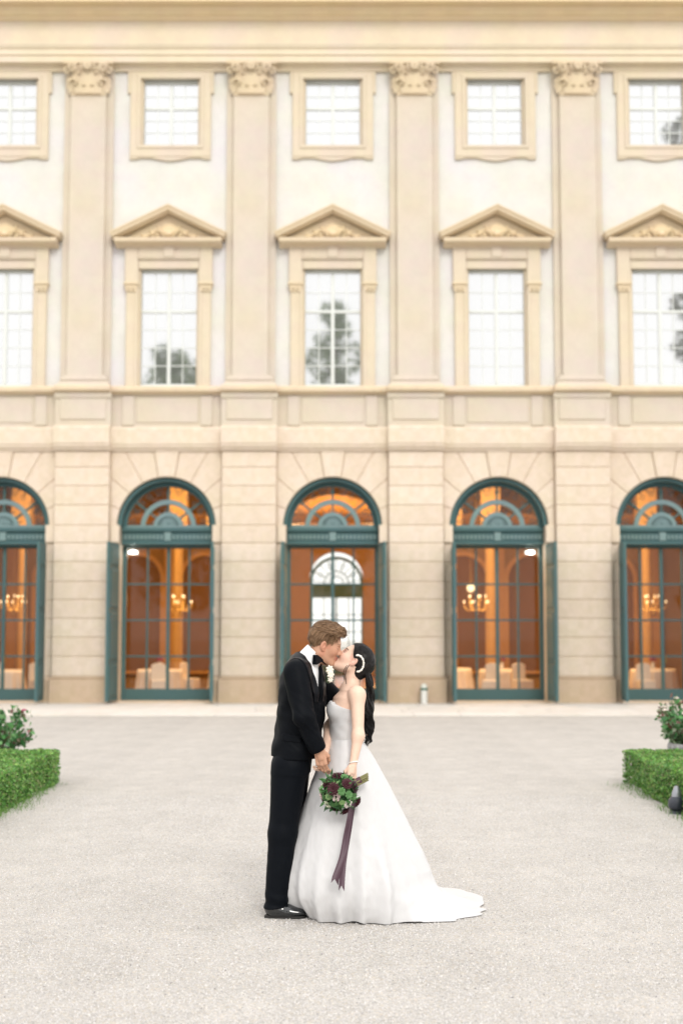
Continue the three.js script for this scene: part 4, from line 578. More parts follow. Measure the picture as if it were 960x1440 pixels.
// hair laid as fine tapering ribbons over a hair mass; flow(local point, local normal) gives the combing direction
function strands(geo, F, n, flow, len, width, lift, cols, seed) {
  const r = mulberry(seed), P = geo.attributes.position, Nn = geo.attributes.normal, pos = [], nor = [], col = [], idx = [], K = 5, p = V(0, 0, 0), q = V(0, 0, 0), o = V(...F.out(0, 0, 0)), ax = [V(...F.out(1, 0, 0)).sub(o), V(...F.out(0, 1, 0)).sub(o), V(...F.out(0, 0, 1)).sub(o)];
  for (let i = 0; i < n; i++) { const v = Math.floor(r() * P.count); p.fromBufferAttribute(P, v); const N = V(0, 0, 0).fromBufferAttribute(Nn, v), l = F.loc(p.x, p.y, p.z), nl = [N.dot(ax[0]), N.dot(ax[1]), N.dot(ax[2])], L = len * (0.6 + 0.8 * r()), w = width * (0.6 + 0.8 * r()), c = cols[Math.floor(r() * cols.length)], g = 0.75 + 0.5 * r(), b = pos.length / 3, jx = (r() - 0.5) * 0.7, jy = (r() - 0.5) * 0.7, jz = (r() - 0.5) * 0.7; let f = flow(l, nl); const D = V(0, 0, 0).addScaledVector(ax[0], f[0] + jx * 0.5).addScaledVector(ax[1], f[1] + jy * 0.5).addScaledVector(ax[2], f[2] + jz * 0.5); D.addScaledVector(N, -D.dot(N)).normalize(); const S = V(0, 0, 0).crossVectors(D, N).normalize();
    const cen = V(...F.out(-0.01, 0.03, 0)), rad = p.distanceTo(cen); q.copy(p).addScaledVector(N, 0.0008);
    for (let k = 0; k <= K; k++) { const t = k / K, ww = w * (k === 0 ? 0.5 : 1 - t * t * 0.95) / 2; const out = lift * Math.sin(t * 2.4) * (0.5 + r() * 0.2); pos.push(q.x + S.x * ww + N.x * out, q.y + S.y * ww + N.y * out, q.z + S.z * ww + N.z * out, q.x - S.x * ww + N.x * out, q.y - S.y * ww + N.y * out, q.z - S.z * ww + N.z * out); for (let m = 0; m < 2; m++) { nor.push(N.x, N.y, N.z); col.push(c[0] * g, c[1] * g, c[2] * g); } q.addScaledVector(D, L / K); const e = q.distanceTo(cen), want = mix(e, rad, 0.75); q.sub(cen).multiplyScalar(want / e).add(cen); }
    for (let k = 0; k < K; k++) idx.push(b + k * 2, b + k * 2 + 2, b + k * 2 + 1, b + k * 2 + 1, b + k * 2 + 2, b + k * 2 + 3); }
  const g = new THREE.BufferGeometry(); g.setAttribute('position', new THREE.Float32BufferAttribute(pos, 3)); g.setAttribute('normal', new THREE.Float32BufferAttribute(nor, 3)); g.setAttribute('color', new THREE.Float32BufferAttribute(col, 3)); g.setIndex(idx); return g;
}
// a hand: wrist frame (forward = along the fingers, up = back of the hand, side = towards the thumb)
function hand(F, curl, spread = 1, s = 1, thumbIn = 0.5, m = 1) {
  const L = [], B = (a, ra, b, rb) => L.push(bone(a.map((v) => v * s), ra * s, b.map((v) => v * s), rb * s));
  B([0, 0, 0], 0.026, [0.045, 0, 0.004], 0.024); B([0.01, -0.004, -0.018], 0.016, [0.078, 0, -0.026], 0.0125); B([0.01, -0.004, 0.018], 0.017, [0.082, 0, 0.024], 0.0135); B([0.01, -0.002, 0], 0.018, [0.085, 0.002, 0.002], 0.014);
  [[0.024, 0.088, 0.040, 0.026, 0.021], [0.008, 0.090, 0.045, 0.029, 0.022], [-0.009, 0.087, 0.041, 0.027, 0.021], [-0.026, 0.080, 0.032, 0.021, 0.018]].forEach(([z, x, l1, l2, l3], i) => { let p = [x, 0.001, z * spread], a = -curl * 0.75, q; const r = [0.0092, 0.0094, 0.0088, 0.0078][i]; [l1, l2, l3].forEach((l, k) => { q = [p[0] + l * Math.cos(a), p[1] + l * Math.sin(a), p[2] + z * 0.08 * spread]; B(p, r * (1 - 0.1 * k), q, r * (0.9 - 0.1 * k)); p = q; a -= curl * (k === 0 ? 1.05 : 0.7); }); });
  B([0.012, -0.006, 0.020], 0.016, [0.045, -0.016 - 0.02 * thumbIn, 0.044 - 0.01 * thumbIn], 0.0125); B([0.045, -0.016 - 0.02 * thumbIn, 0.044 - 0.01 * thumbIn], 0.0115, [0.072, -0.022 - 0.03 * thumbIn, 0.046 - 0.025 * thumbIn], 0.0095); B([0.072, -0.022 - 0.03 * thumbIn, 0.046 - 0.025 * thumbIn], 0.0095, [0.092, -0.028 - 0.03 * thumbIn, 0.038 - 0.035 * thumbIn], 0.0078);
  const U = uni(L, 0.006); return F.in((a, b, c) => U(a, b, c * m));
}
const skinM = (c) => new THREE.MeshPhysicalMaterial({ vertexColors: true, roughness: 0.52, sheen: 0.2, sheenRoughness: 0.5, ...c });
const CZ = 36.74 - 8.86;

// ================================================================== groom
const groom = thing('person', 'man in a dark navy tuxedo with bow tie bending to kiss the bride', 'person', [0, 0, CZ]);
{
  const TN = { c: [-0.25, 1.3], yaw: 0.85 }; // chest turned a little out of profile
  const nf = [Math.cos(TN.yaw), Math.sin(TN.yaw)], lat = (x, z) => -(x - TN.c[0]) * nf[1] + z * nf[0], fwd = (x, z) => (x - TN.c[0]) * nf[0] + z * nf[1];
  const HG = frame([-0.100, 1.645, 0.018], [0.95, -0.31, -0.08], [0.31, 0.95, 0.10]), head = HG.in(headField(false));
  const skinC = [0.52, 0.285, 0.185], col = faceColour(HG, skinC, [0.42, 0.16, 0.12], [0.13, 0.07, 0.035], [0.55, 0.22, 0.14], false);
  const neck = bone([-0.215, 1.50, 0.0], 0.068, [-0.125, 1.60, 0.012], 0.058);
  const headNeck = uni([head, neck], 0.03);
  const skH = net(headNeck, [-0.32, 1.45, -0.12], [0.06, 1.80, 0.15], 0.0032, col);
  // right arm down to the joined hands, left arm round her waist
  const sR = [-0.275, 1.475, 0.195], eR = [-0.225, 1.205, 0.262], wR = [-0.135, 1.005, 0.215], sL = [-0.205, 1.475, -0.19], eL = [0.0, 1.225, -0.29], wL = [0.165, 1.125, -0.205];
  const HR = frame(wR, [0.20, -0.95, -0.08], [-0.35, -0.05, 0.90]), HL = frame(wL, [0.20, -0.16, 0.95], [0.95, 0.12, -0.2]);
  const hR = hand(HR, 0.55, 1, 1.0, 0.4, -1), hL = hand(HL, 0.34, 1.1, 0.98, 0.1);
  const flat = (x, y, z) => skinC.map((v) => v * (1.02 + 0.05 * noise3(x * 120, y * 120, z * 120)));
  const around = (w, r = 0.2) => [[w[0] - r, w[1] - r, w[2] - r], [w[0] + r, w[1] + r, w[2] + r]];
  const wristR = bone(mix3(wR, eR, 0.25), 0.030, wR, 0.026), wristL = bone(mix3(wL, eL, 0.25), 0.030, wL, 0.026);
  const g1 = net(uni([hR, wristR], 0.012), ...around([-0.12, 0.93, 0.2], 0.16), 0.0034, flat), g2 = net(uni([hL, wristL], 0.012), ...around([0.19, 1.10, -0.13], 0.17), 0.0034, flat);
  const inner = uni([sections([[0.9, -0.38, -0.2, 0.14], [1.05, -0.37, -0.17, 0.13], [1.3, -0.35, -0.14, 0.145], [1.46, -0.34, -0.16, 0.13], [1.52, -0.29, -0.16, 0.08]]), bone(sR, 0.055, eR, 0.042), bone(eR, 0.042, wR, 0.028), bone(sL, 0.055, eL, 0.042), bone(eL, 0.042, wL, 0.028), bone([-0.29, 0.92, 0.09], 0.085, [-0.355, 0.52, 0.10], 0.058), bone([-0.355, 0.52, 0.10], 0.056, [-0.395, 0.10, 0.10], 0.042), bone([-0.28, 0.92, -0.09], 0.085, [-0.32, 0.52, -0.10], 0.058), bone([-0.32, 0.52, -0.10], 0.056, [-0.345, 0.10, -0.10], 0.042)], 0.04);
  const g0 = net(inner, [-0.50, 0.02, -0.40], [0.28, 1.62, 0.40], 0.012, flat);
  mesh('body', joinNets([g0, skH, g1, g2]), skinM(), groom);
  // hair: thick on top, swept forward, short at the sides
  const cap = uni([ell([-0.016, 0.042, 0], [0.101, 0.091, 0.080]), ell([0.026, 0.094, 0.006], [0.072, 0.042, 0.060]), ell([0.058, 0.088, 0.004], [0.034, 0.030, 0.050])], 0.035);
  const hairF = HG.in((a, b, c) => { const s = Math.abs(c); let d = cap(a, b, c); d -= 0.0055 * noise3(a * 38 + b * 30, b * 60 - a * 40, c * 46) + 0.004 * noise3(a * 90, b * 150 - a * 60, c * 110); const edge = b - Math.max(0.060 * sstep(0.045, 0.09, a) + 0.012, a < -0.05 ? -0.070 + 0.02 * sstep(-0.05, -0.09, a) * 0 : mix(-0.070, 0.004, sstep(-0.05, -0.005, a)) + (a > 0.004 && a < 0.026 ? -0.034 * (1 - Math.abs(a - 0.015) / 0.011) : 0)) ; const lim = a < -0.005 ? b + 0.070 - 0.5 * Math.max(0, a + 0.05) : (a < 0.026 ? b + 0.020 : b - mix(0.012, 0.072, sstep(0.026, 0.07, a))); const earGap = ell([-0.012, -0.012, Math.sign(c) * 0.085], [0.019, 0.028, 0.03])(a, b, c); return Math.max(d, -lim * 0.8, -earGap); });
  const hairC = (x, y, z) => { const [a, b, c] = HG.loc(x, y, z), n = noise3(a * 60 + b * 50, b * 120 - a * 80, c * 90), m = noise3(a * 25, b * 25, c * 25); const t = clamp(0.5 + 0.4 * n + 0.25 * m, 0, 1); return [mix(0.08, 0.18, t), mix(0.044, 0.104, t), mix(0.022, 0.054, t)]; };
  const hg = net(hairF, [-0.28, 1.52, -0.13], [0.09, 1.86, 0.16], 0.0035, hairC), hs = strands(hg, HG, 5200, (l) => (l[1] > 0.07 ? [1, 0.35, 0.25] : l[0] > 0.0 ? [0.25, -1, 0] : [-0.35, -1, 0]), 0.034, 0.0022, 0.006, [[0.18, 0.103, 0.054], [0.24, 0.142, 0.076], [0.12, 0.067, 0.034], [0.30, 0.186, 0.106]], 911);
  mesh('hair', joinNets([hg, hs]), new THREE.MeshPhysicalMaterial({ vertexColors: true, roughness: 0.5, specularIntensity: 0.5 }), groom);
  // shirt
  const shirtBody = sections([[0.98, -0.39, -0.18, 0.165], [1.15, -0.375, -0.14, 0.16], [1.34, -0.355, -0.118, 0.165], [1.46, -0.345, -0.135, 0.16], [1.53, -0.30, -0.145, 0.10], [1.57, -0.27, -0.15, 0.07]]);
  const CN = frame([-0.195, 1.545, 0.004], [0.66, 0.75, 0.03], [-0.75, 0.66, 0]); // collar axis = neck axis (forward)
  const collar = CN.in((a, b, c) => { const r = Math.hypot(b, c), q = Math.abs(r - (0.0735 - 0.06 * a)) - 0.004; return Math.max(q, a - 0.052 - 0.012 * (b > 0 ? 1 : 0), -a - 0.03); });
  const shirtF = uni([shirtBody, collar], 0.004);
  mesh('shirt', net(shirtF, [-0.44, 0.96, -0.22], [-0.05, 1.66, 0.24], 0.006), std([0.80, 0.80, 0.80], { roughness: 0.8 }), groom);
  // jacket
  const wr = (x, y, z) => 0.006 * noise3(x * 12 + y * 7, y * 14 - x * 8, z * 12) + 0.0045 * noise3(x * 24 + y * 20, y * 34 + x * 22, z * 22) * sstep(0.30, 0.05, Math.hypot(x - eR[0], y - eR[1]));
  const torso = sections([[0.90, -0.436, -0.150, 0.205], [1.0, -0.428, -0.140, 0.200], [1.1, -0.412, -0.120, 0.190], [1.2, -0.398, -0.105, 0.188], [1.34, -0.387, -0.095, 0.196], [1.44, -0.378, -0.105, 0.196], [1.515, -0.352, -0.122, 0.175], [1.565, -0.302, -0.150, 0.110], [1.592, -0.272, -0.19, 0.065]], 0, 2.25);
  const arms = [bone(sR, 0.078, eR, 0.066), bone(eR, 0.064, [-0.147, 1.03, 0.222], 0.052), bone(sL, 0.078, eL, 0.064), bone(eL, 0.062, [0.135, 1.145, -0.225], 0.052)];
  const yoke = [bone([-0.245, 1.548, 0.07], 0.044, sR, 0.066), bone([-0.215, 1.535, -0.06], 0.040, sL, 0.062)];
  const cuffR = (x, y, z) => { const dx = wR[0] - eR[0], dy = wR[1] - eR[1], dz = wR[2] - eR[2], l = Math.hypot(dx, dy, dz); return ((x - wR[0]) * dx + (y - wR[1]) * dy + (z - wR[2]) * dz) / l + 0.004; };
  const cuffL = (x, y, z) => { const dx = wL[0] - eL[0], dy = wL[1] - eL[1], dz = wL[2] - eL[2], l = Math.hypot(dx, dy, dz); return ((x - wL[0]) * dx + (y - wL[1]) * dy + (z - wL[2]) * dz) / l + 0.006; };
  const sleeves = uni(arms, 0.02), shoulders = uni([torso, ...yoke], 0.05);
  const vee = (x, y, z) => { if (y < 1.29) return -1; const w = 0.062 * sstep(1.29, 1.56, y) + 0.004; return fwd(x, z) > 0.0 ? w - Math.abs(lat(x, z) - 0.0) : -1; };
  const neckHole = bone([-0.24, 1.50, 0.0], 0.074, [-0.09, 1.72, 0.02], 0.088);
  const jack0 = (x, y, z) => { let d = shoulders(x, y, z); const a = Math.max(sleeves(x, y, z), y < 1.12 && x > -0.19 ? (z > 0 ? cuffR(x, y, z) : -1) : -1, z < 0 && x > 0.1 ? cuffL(x, y, z) : -1); d = smin(d, a, 0.026); d -= wr(x, y, z); return d; };
  const hem = (x, y, z) => (0.955 - 0.10 * (x + 0.42) * 0.5 + 0.006 * Math.sin(z * 20)) - y;
  const bodyHem = (x, y, z) => { const s = Math.min(sleeves(x, y, z), 1); return s < 0.012 ? -1 : hem(x, y, z); };
  const jacket = (x, y, z) => { let d = jack0(x, y, z); d = Math.max(d, bodyHem(x, y, z), -neckHole(x, y, z)); const v = vee(x, y, z); if (v > -0.5) d = Math.max(d, v); d = Math.max(d, -(shirtBody(x, y, z) + 0.012)); return d; };
  const wool = phy([0.0036, 0.0046, 0.0065], { roughness: 0.55, specularIntensity: 0.12 }), satin = phy([0.004, 0.0047, 0.007], { roughness: 0.36, specularIntensity: 0.26 });
  mesh('jacket', net(jacket, [-0.50, 0.90, -0.42], [0.24, 1.68, 0.40], 0.0068), wool, groom);
  const lapel = (x, y, z) => { const v = vee(x, y, z); if (y < 1.29 || v < -0.5) return 0.02; const q = Math.abs(-v - 0.034) - (0.034 - 0.018 * sstep(1.42, 1.30, y)); return Math.max(jack0(x, y, z) - 0.006, -(jack0(x, y, z) + 0.006), q, -neckHole(x, y, z), y - 1.66); };
  mesh('lapel', net(lapel, [-0.40, 1.27, -0.22], [-0.02, 1.68, 0.26], 0.0046), satin, groom);
  mesh('pocket_flap', net((x, y, z) => Math.max(jack0(x, y, z) - 0.005, -(jack0(x, y, z) + 0.004), Math.abs(y - 1.075 + 0.1 * (x + 0.28)) - 0.022, Math.abs(x + 0.30) - 0.06, -z), [-0.40, 1.03, 0.05], [-0.2, 1.13, 0.30], 0.005), wool, groom);
  // bow tie
  const bt = frame([-0.128, 1.545, 0.058], [0.75, -0.05, 0.62], [0.05, 1, 0]), bow = bt.in((a, b, c) => { const s = Math.abs(c), h = 0.008 + 0.42 * s; return Math.max(Math.abs(a) - 0.011, Math.abs(b) - Math.min(h, 0.027), s - 0.058) - 0.003; });
  mesh('bow_tie', net(uni([bow, bt.in(ell([0.006, 0, 0], [0.012, 0.012, 0.012]))], 0.004), [-0.22, 1.47, -0.03], [-0.04, 1.62, 0.15], 0.003), satin, groom);
  // trousers
  const legs = uni([sections([[0.86, -0.425, -0.19, 0.185], [1.02, -0.41, -0.17, 0.17]], 0, 2.2), bone([-0.315, 0.90, 0.088], 0.112, [-0.355, 0.50, 0.098], 0.086), bone([-0.355, 0.50, 0.098], 0.086, [-0.395, 0.06, 0.10], 0.070), bone([-0.305, 0.90, -0.088], 0.112, [-0.320, 0.50, -0.10], 0.086), bone([-0.320, 0.50, -0.10], 0.086, [-0.345, 0.06, -0.10], 0.070)], 0.03);
  const trF = (x, y, z) => Math.max(legs(x, y, z) - 0.0025 * noise3(x * 14, y * 6, z * 14) - 0.0045 * Math.sin(y * 75 + x * 20) * sstep(0.20, 0.07, y) - 0.001 * noise3(x * 40, y * 30, z * 40), 0.052 - y + 0.10 * (x + 0.46));
  mesh('trousers', net(trF, [-0.52, 0.02, -0.25], [-0.12, 1.02, 0.25], 0.0075), phy([0.0042, 0.0055, 0.008], { roughness: 0.55, specularIntensity: 0.12 }), groom);
  const patent = phy([0.008, 0.010, 0.012], { roughness: 0.14, clearcoat: 1, clearcoatRoughness: 0.08 });
  for (const [ox, oz, dz] of [[-0.395, 0.105, 0.06], [-0.345, -0.105, -0.02]]) {
    const SF = frame([ox, 0, oz], [1, 0, dz], [0, 1, 0]);
    const up = uni([ell([-0.02, 0.060, 0], [0.045, 0.045, 0.036]), bone([-0.02, 0.052, 0], 0.036, [0.07, 0.044, 0], 0.036), ell([0.105, 0.034, 0.0], [0.085, 0.030, 0.046]), bone([0, 0.05, 0], 0.035, [-0.005, 0.10, 0], 0.038)], 0.04);
    mesh('shoe', net(SF.in((a, b, c) => Math.max(up(a, b, c), 0.014 - b, b - 0.12)), [ox - 0.12, 0, oz - 0.10], [ox + 0.24, 0.13, oz + 0.10], 0.0042), patent, groom);
    const sole = new THREE.Shape(); sole.moveTo(-0.065, -0.028); sole.quadraticCurveTo(0.0, -0.034, 0.05, -0.036); sole.quadraticCurveTo(0.12, -0.056, 0.165, -0.035); sole.quadraticCurveTo(0.202, 0, 0.165, 0.035); sole.quadraticCurveTo(0.12, 0.056, 0.05, 0.036); sole.quadraticCurveTo(0, 0.034, -0.065, 0.028); sole.quadraticCurveTo(-0.075, 0, -0.065, -0.028);
    const sgm = poly(sole, 0.002, 0.016, 0.003); sgm.rotateX(-Math.PI / 2); sgm.rotateY(-dz); const so = mesh('shoe_sole', sgm, std([0.012, 0.011, 0.010], { roughness: 0.6 }), groom, [ox, 0, oz]);
  }
  // boutonniere on the far lapel
  const pet = []; const pr = mulberry(8); for (const [bx1, by1, bz1, s] of [[-0.078, 1.485, 0.045, 1], [-0.072, 1.455, 0.05, 0.9], [-0.074, 1.425, 0.045, 0.7]]) for (let i = 0; i < 7; i++) { const a = i / 7 * 6.283; { const g = new THREE.SphereGeometry(1, 8, 6); g.scale(0.016 * s, 0.009 * s, 0.006); g.translate(0.014 * s, 0, 0); g.rotateZ(a); g.rotateY(0.5); g.translate(bx1 + 0.006, by1, bz1 + 0.012); pet.push(g); } }
  const bo = mesh('boutonniere', merge(pet), std([0.78, 0.74, 0.64], { roughness: 0.8 }), groom);
  mesh('boutonniere_leaf', leafSet(26, (r) => ({ x: -0.088 + 0.02 * r(), y: 1.41 + 0.08 * r(), z: 0.01 + 0.04 * r() }), 0.02, mulberry(6), [[0.10, 0.16, 0.07]]), leafM, groom);
}
function mix3(a, b, t) { return a.map((v, i) => mix(v, b[i], t)); }

// ================================================================== bride
const bride = thing('person', 'dark-haired woman in a white strapless wedding gown with train, face lifted to kiss', 'person', [0, 0, CZ]);
let skirtPoint;
{
  const HB_ = frame([0.074, 1.540, -0.022], [-0.72, 0.69, -0.06], [0.69, 0.72, -0.06], 0.935), head = HB_.in(headField(true));
  const skinC = [0.72, 0.50, 0.385], col = faceColour(HB_, skinC, [0.45, 0.13, 0.12], [0.05, 0.03, 0.022], [0.66, 0.32, 0.25], true);
  const neck = bone([0.062, 1.375, -0.02], 0.052, [0.075, 1.485, -0.022], 0.048);
  const sN = [0.098, 1.335, 0.135], eN = [0.100, 1.09, 0.195], wN = [0.068, 0.915, 0.235], sF = [0.055, 1.335, -0.165], eF = [-0.075, 1.125, -0.10], wF = [-0.098, 0.985, 0.135];
  const trunk = sections([[1.0, 0.12, -0.06, 0.115], [1.06, 0.113, -0.066, 0.110], [1.16, 0.118, -0.066, 0.118], [1.25, 0.128, -0.070, 0.130], [1.31, 0.130, -0.052, 0.135], [1.36, 0.120, -0.008, 0.130], [1.39, 0.105, 0.020, 0.075]], -0.015);
  const clav = [bone([0.02, 1.375, 0.0], 0.020, [0.085, 1.362, 0.11], 0.026), bone([0.02, 1.375, -0.03], 0.020, [0.045, 1.360, -0.14], 0.026)], delt = [ell([0.098, 1.330, 0.130], [0.046, 0.052, 0.044]), ell([0.055, 1.33, -0.16], [0.045, 0.052, 0.044])];
  const upper = uni([trunk, neck, ...clav, ...delt, bone(sN, 0.044, eN, 0.034), bone(eN, 0.035, wN, 0.022), bone(sF, 0.044, eF, 0.034), bone(eF, 0.034, wF, 0.022)], 0.03);
  const flat = (x, y, z) => skinC.map((v) => v * (1.02 + 0.04 * noise3(x * 110, y * 110, z * 110)));
  const HN = frame(wN, [-0.10, -0.93, 0.18], [0.55, 0.05, 0.80]), HF = frame(wF, [-0.12, -0.95, 0.15], [0.85, -0.1, -0.3]);
  const hN = hand(HN, 0.95, 0.9, 0.88, 0.7), hF = hand(HF, 0.9, 0.9, 0.86, 0.6, -1);
  const around = (w, r) => [[w[0] - r, w[1] - r, w[2] - r], [w[0] + r, w[1] + r, w[2] + r]];
  const legsB = uni([bone([0.03, 0.92, 0.05], 0.07, [0.04, 0.5, 0.07], 0.055), bone([0.05, 0.5, 0.07], 0.052, [0.05, 0.10, 0.07], 0.034), bone([0.03, 0.92, -0.07], 0.07, [0.05, 0.5, -0.09], 0.055), bone([0.06, 0.5, -0.09], 0.052, [0.07, 0.10, -0.09], 0.034), ell([0.03, 0.98, -0.012], [0.07, 0.08, 0.08])], 0.03);
  const G = [net(uni([head, neck], 0.025), [-0.10, 1.40, -0.13], [0.22, 1.70, 0.10], 0.0032, col), net((x, y, z) => Math.max(upper(x, y, z), 0), [0, 0, 0], [0.01, 0.01, 0.01], 0.01, flat), net(upper, [-0.16, 0.86, -0.30], [0.24, 1.47, 0.34], 0.0058, flat), net(hN, ...around([0.065, 0.86, 0.24], 0.13), 0.0034, flat), net(hF, ...around([-0.12, 0.93, 0.12], 0.13), 0.0034, flat), net(legsB, [-0.10, 0.02, -0.26], [0.22, 1.1, 0.22], 0.012, flat)].filter((g) => g.attributes.position.count > 0);
  mesh('body', joinNets(G), skinM(), bride);
  // gown: boned bodice and full satin skirt with a train
  const satinW = phy([0.585, 0.585, 0.59], { roughness: 0.45 });
  const bust = [ell([-0.040, 1.235, 0.050], [0.052, 0.058, 0.060]), ell([-0.044, 1.235, -0.075], [0.052, 0.058, 0.060])];
  const bod = uni([sections([[0.98, 0.140, -0.092, 0.138], [1.05, 0.122, -0.078, 0.122], [1.16, 0.126, -0.076, 0.127], [1.25, 0.136, -0.080, 0.139], [1.32, 0.138, -0.060, 0.146], [1.40, 0.14, -0.04, 0.15]], -0.015), ...bust], 0.03);
  const topY = (x, z) => { const front = sstep(0.10, -0.05, x); return mix(1.235, 1.278 + 0.012 * Math.cos((z + 0.012) * 46) * (Math.abs(z + 0.012) < 0.14 ? -1 : 1), front); };
  const bodF = (x, y, z) => { const d = bod(x, y, z) - 0.0025 * noise3(x * 20, y * 26, z * 20); return Math.max(d, (y - topY(x, z)) * 0.9, -(d + 0.014), 1.0 - y); };
  mesh('bodice', net(bodF, [-0.14, 0.99, -0.20], [0.18, 1.34, 0.18], 0.0046), satinW, bride);
  const hemA = [[0, 0.80], [18, 0.69], [40, 0.49], [62, 0.365], [90, 0.315], [118, 0.30], [140, 0.275], [162, 0.285], [180, 0.32], [205, 0.36], [235, 0.44], [262, 0.62], [285, 0.92], [305, 1.12], [322, 1.07], [339, 0.97], [350, 0.90], [360, 0.80]];
  const midA = [[0, 0.505], [40, 0.41], [90, 0.335], [140, 0.35], [180, 0.385], [225, 0.40], [270, 0.46], [320, 0.535], [360, 0.515]];
  const look = (T, d) => { d = ((d % 360) + 360) % 360; let i = 0; while (d > T[i + 1][0]) i++; const t = (d - T[i][0]) / (T[i + 1][0] - T[i][0]), u = t * t * (3 - 2 * t); return mix(T[i][1], T[i + 1][1], u); };
  const ridges = [[4, 0.035, 0.09], [21, 0.045, 0.075], [37, 0.05, 0.07], [55, 0.042, 0.075], [74, 0.040, 0.085], [95, 0.036, 0.09], [117, 0.034, 0.09], [141, 0.036, 0.10], [166, 0.034, 0.10], [192, 0.03, 0.1], [220, 0.03, 0.1], [250, 0.035, 0.1], [284, 0.05, 0.16], [312, 0.045, 0.14], [338, 0.035, 0.11]];
  const ridge = (a, s) => { let t = 0; for (const [d, h, w] of ridges) { let q = a - d * Math.PI / 180 - 0.10 * (1 - s) * Math.sin(d); q = Math.atan2(Math.sin(q), Math.cos(q)); t += h * Math.exp(-q * q / (w * w * (1.0 + 2.5 * (1 - s)))); } return (t - 0.017) * Math.pow(s, 3); };
  const folds = (a) => { let s = 0; for (const [n, p, w] of [[7, 0.6, 1], [11, 2.1, 0.8], [4, 1.0, 0.7], [17, 4.0, 0.45]]) s += w * Math.pow(0.5 + 0.5 * Math.sin(n * a + p + 0.5 * Math.sin(2 * a)), 1.6); return s / 2.95 - 0.42; };
  skirtPoint = (a, s) => { // a: angle in plan, s: 0 at the waist to 1 at the hem
    const d = a * 180 / Math.PI, w = 0.100 / Math.hypot(Math.cos(a) * 1.0, Math.sin(a) * 0.78), m = look(midA, d), R = look(hemA, d); let r;
    if (s < 0.75) { const t = s / 0.75; r = mix(w, m, Math.pow(t, 0.86)); } else { const t = (s - 0.75) / 0.25, sl = (m - w) * 0.30 * (R > m ? 0.9 : 0.9); r = m + (sl * t * (1 - t)) + (R - m) * t * t * (R > m ? 1 : 0.9 + 0.1 * t); }
    const f = folds(a + 0.10 * (1 - s)), amp = 0.15 * Math.pow(s, 1.3) * (0.8 + 0.4 * sstep(0.75, 1, s)); r *= 1 + amp * f * (R > 0.6 ? 0.8 : 1.15) * 0.9; r += ridge(a, s);
    let y = 1.055 * (1 - s); if (s > 0.7) y = 1.055 * (1 - s) + (s - 0.7) / 0.3 * 0.004; y += 0.022 * sstep(0.9, 1, s) * Math.max(0, folds(a * 1.0 + 0.35)) * 1.6;
    if (R > 0.55) { y -= 0.02 * sstep(0.9, 1, s); if (s > 0.75) { const t = (s - 0.75) / 0.25, k = sstep(0.55, 0.9, R); y = mix(y, 0.268 * Math.pow(1 - t, 2.1) + 0.006 + 0.030 * k * sstep(0.15, 0.6, t) * sstep(1.0, 0.75, t) * (0.6 + 0.5 * Math.sin(13 * a)), k); } }
    return V(0.024 + r * Math.cos(a), Math.max(0.006, y), -0.012 + r * Math.sin(a)); };
  const cols = 420, rows = 110, pos = [], idx = []; for (let i = 0; i <= rows; i++) for (let j = 0; j <= cols; j++) { const a = j / cols * Math.PI * 2; let p = skirtPoint(a, Math.min(1, i / rows)); if (i > rows) { const q = (i - rows) * 0.03; p = V(p.x - Math.cos(a) * q, Math.max(0.005, p.y - 0.006), p.z - Math.sin(a) * q); } const sv = Math.min(1, i / rows), wv = 0.0016 * noise3(p.x * 40, p.y * 30, p.z * 40) + 0.007 * sv * sv * noise3(p.x * 9 + p.y * 5, p.y * 8, p.z * 9) + 0.004 * sv * sv * noise3(p.x * 21 - p.y * 12, p.y * 16, p.z * 21); pos.push(p.x + wv * Math.cos(a), p.y, p.z + wv * Math.sin(a)); }
  for (let i = 0; i < rows; i++) for (let j = 0; j < cols; j++) { const a = i * (cols + 1) + j, b = a + 1, c = a + cols + 1; idx.push(a, b, c, b, c + 1, c); }
  const sk = new THREE.BufferGeometry(); sk.setAttribute('position', new THREE.Float32BufferAttribute(pos, 3)); sk.setIndex(idx); sk.computeVertexNormals(); mesh('skirt', sk, satinW, bride);
  mesh('waist_band', net((x, y, z) => { const d = bod(x, y, z) - 0.004; return Math.max(d, -(d + 0.012), Math.abs(y - 1.045) - 0.014); }, [-0.14, 1.0, -0.20], [0.18, 1.09, 0.18], 0.0046), satinW, bride);
  // hair: smooth half-up cap and long loose waves down the back
  const cap = uni([ell([-0.020, 0.044, 0], [0.104, 0.090, 0.083]), ell([-0.085, 0.020, 0], [0.050, 0.060, 0.060]), ell([-0.085, -0.030, 0], [0.040, 0.055, 0.055])], 0.04);
  const capF = HB_.in((a, b, c) => { const s = Math.abs(c); let d = cap(a, b, c) - 0.003 * noise3(a * 40, b * 40 + s * 60, c * 40) - 0.0015 * noise3(a * 160, b * 60, s * 200); const line = a < 0.012 ? b + 0.12 : b - mix(0.016, 0.080, sstep(0.012, 0.075, a)) ; const earGap = ell([-0.004, -0.016, Math.sign(c) * 0.085], [0.026, 0.034, 0.03])(a, b, c); const cut = Math.max(-(line) * 0.7, -earGap); const low = a > -0.045 ? -(b + 0.052 - 0.9 * Math.max(0, -0.01 - a)) : -1; return Math.max(d, cut, low); });
  const hairM = phy([0.007, 0.006, 0.006], { roughness: 0.34, specularIntensity: 0.5 });
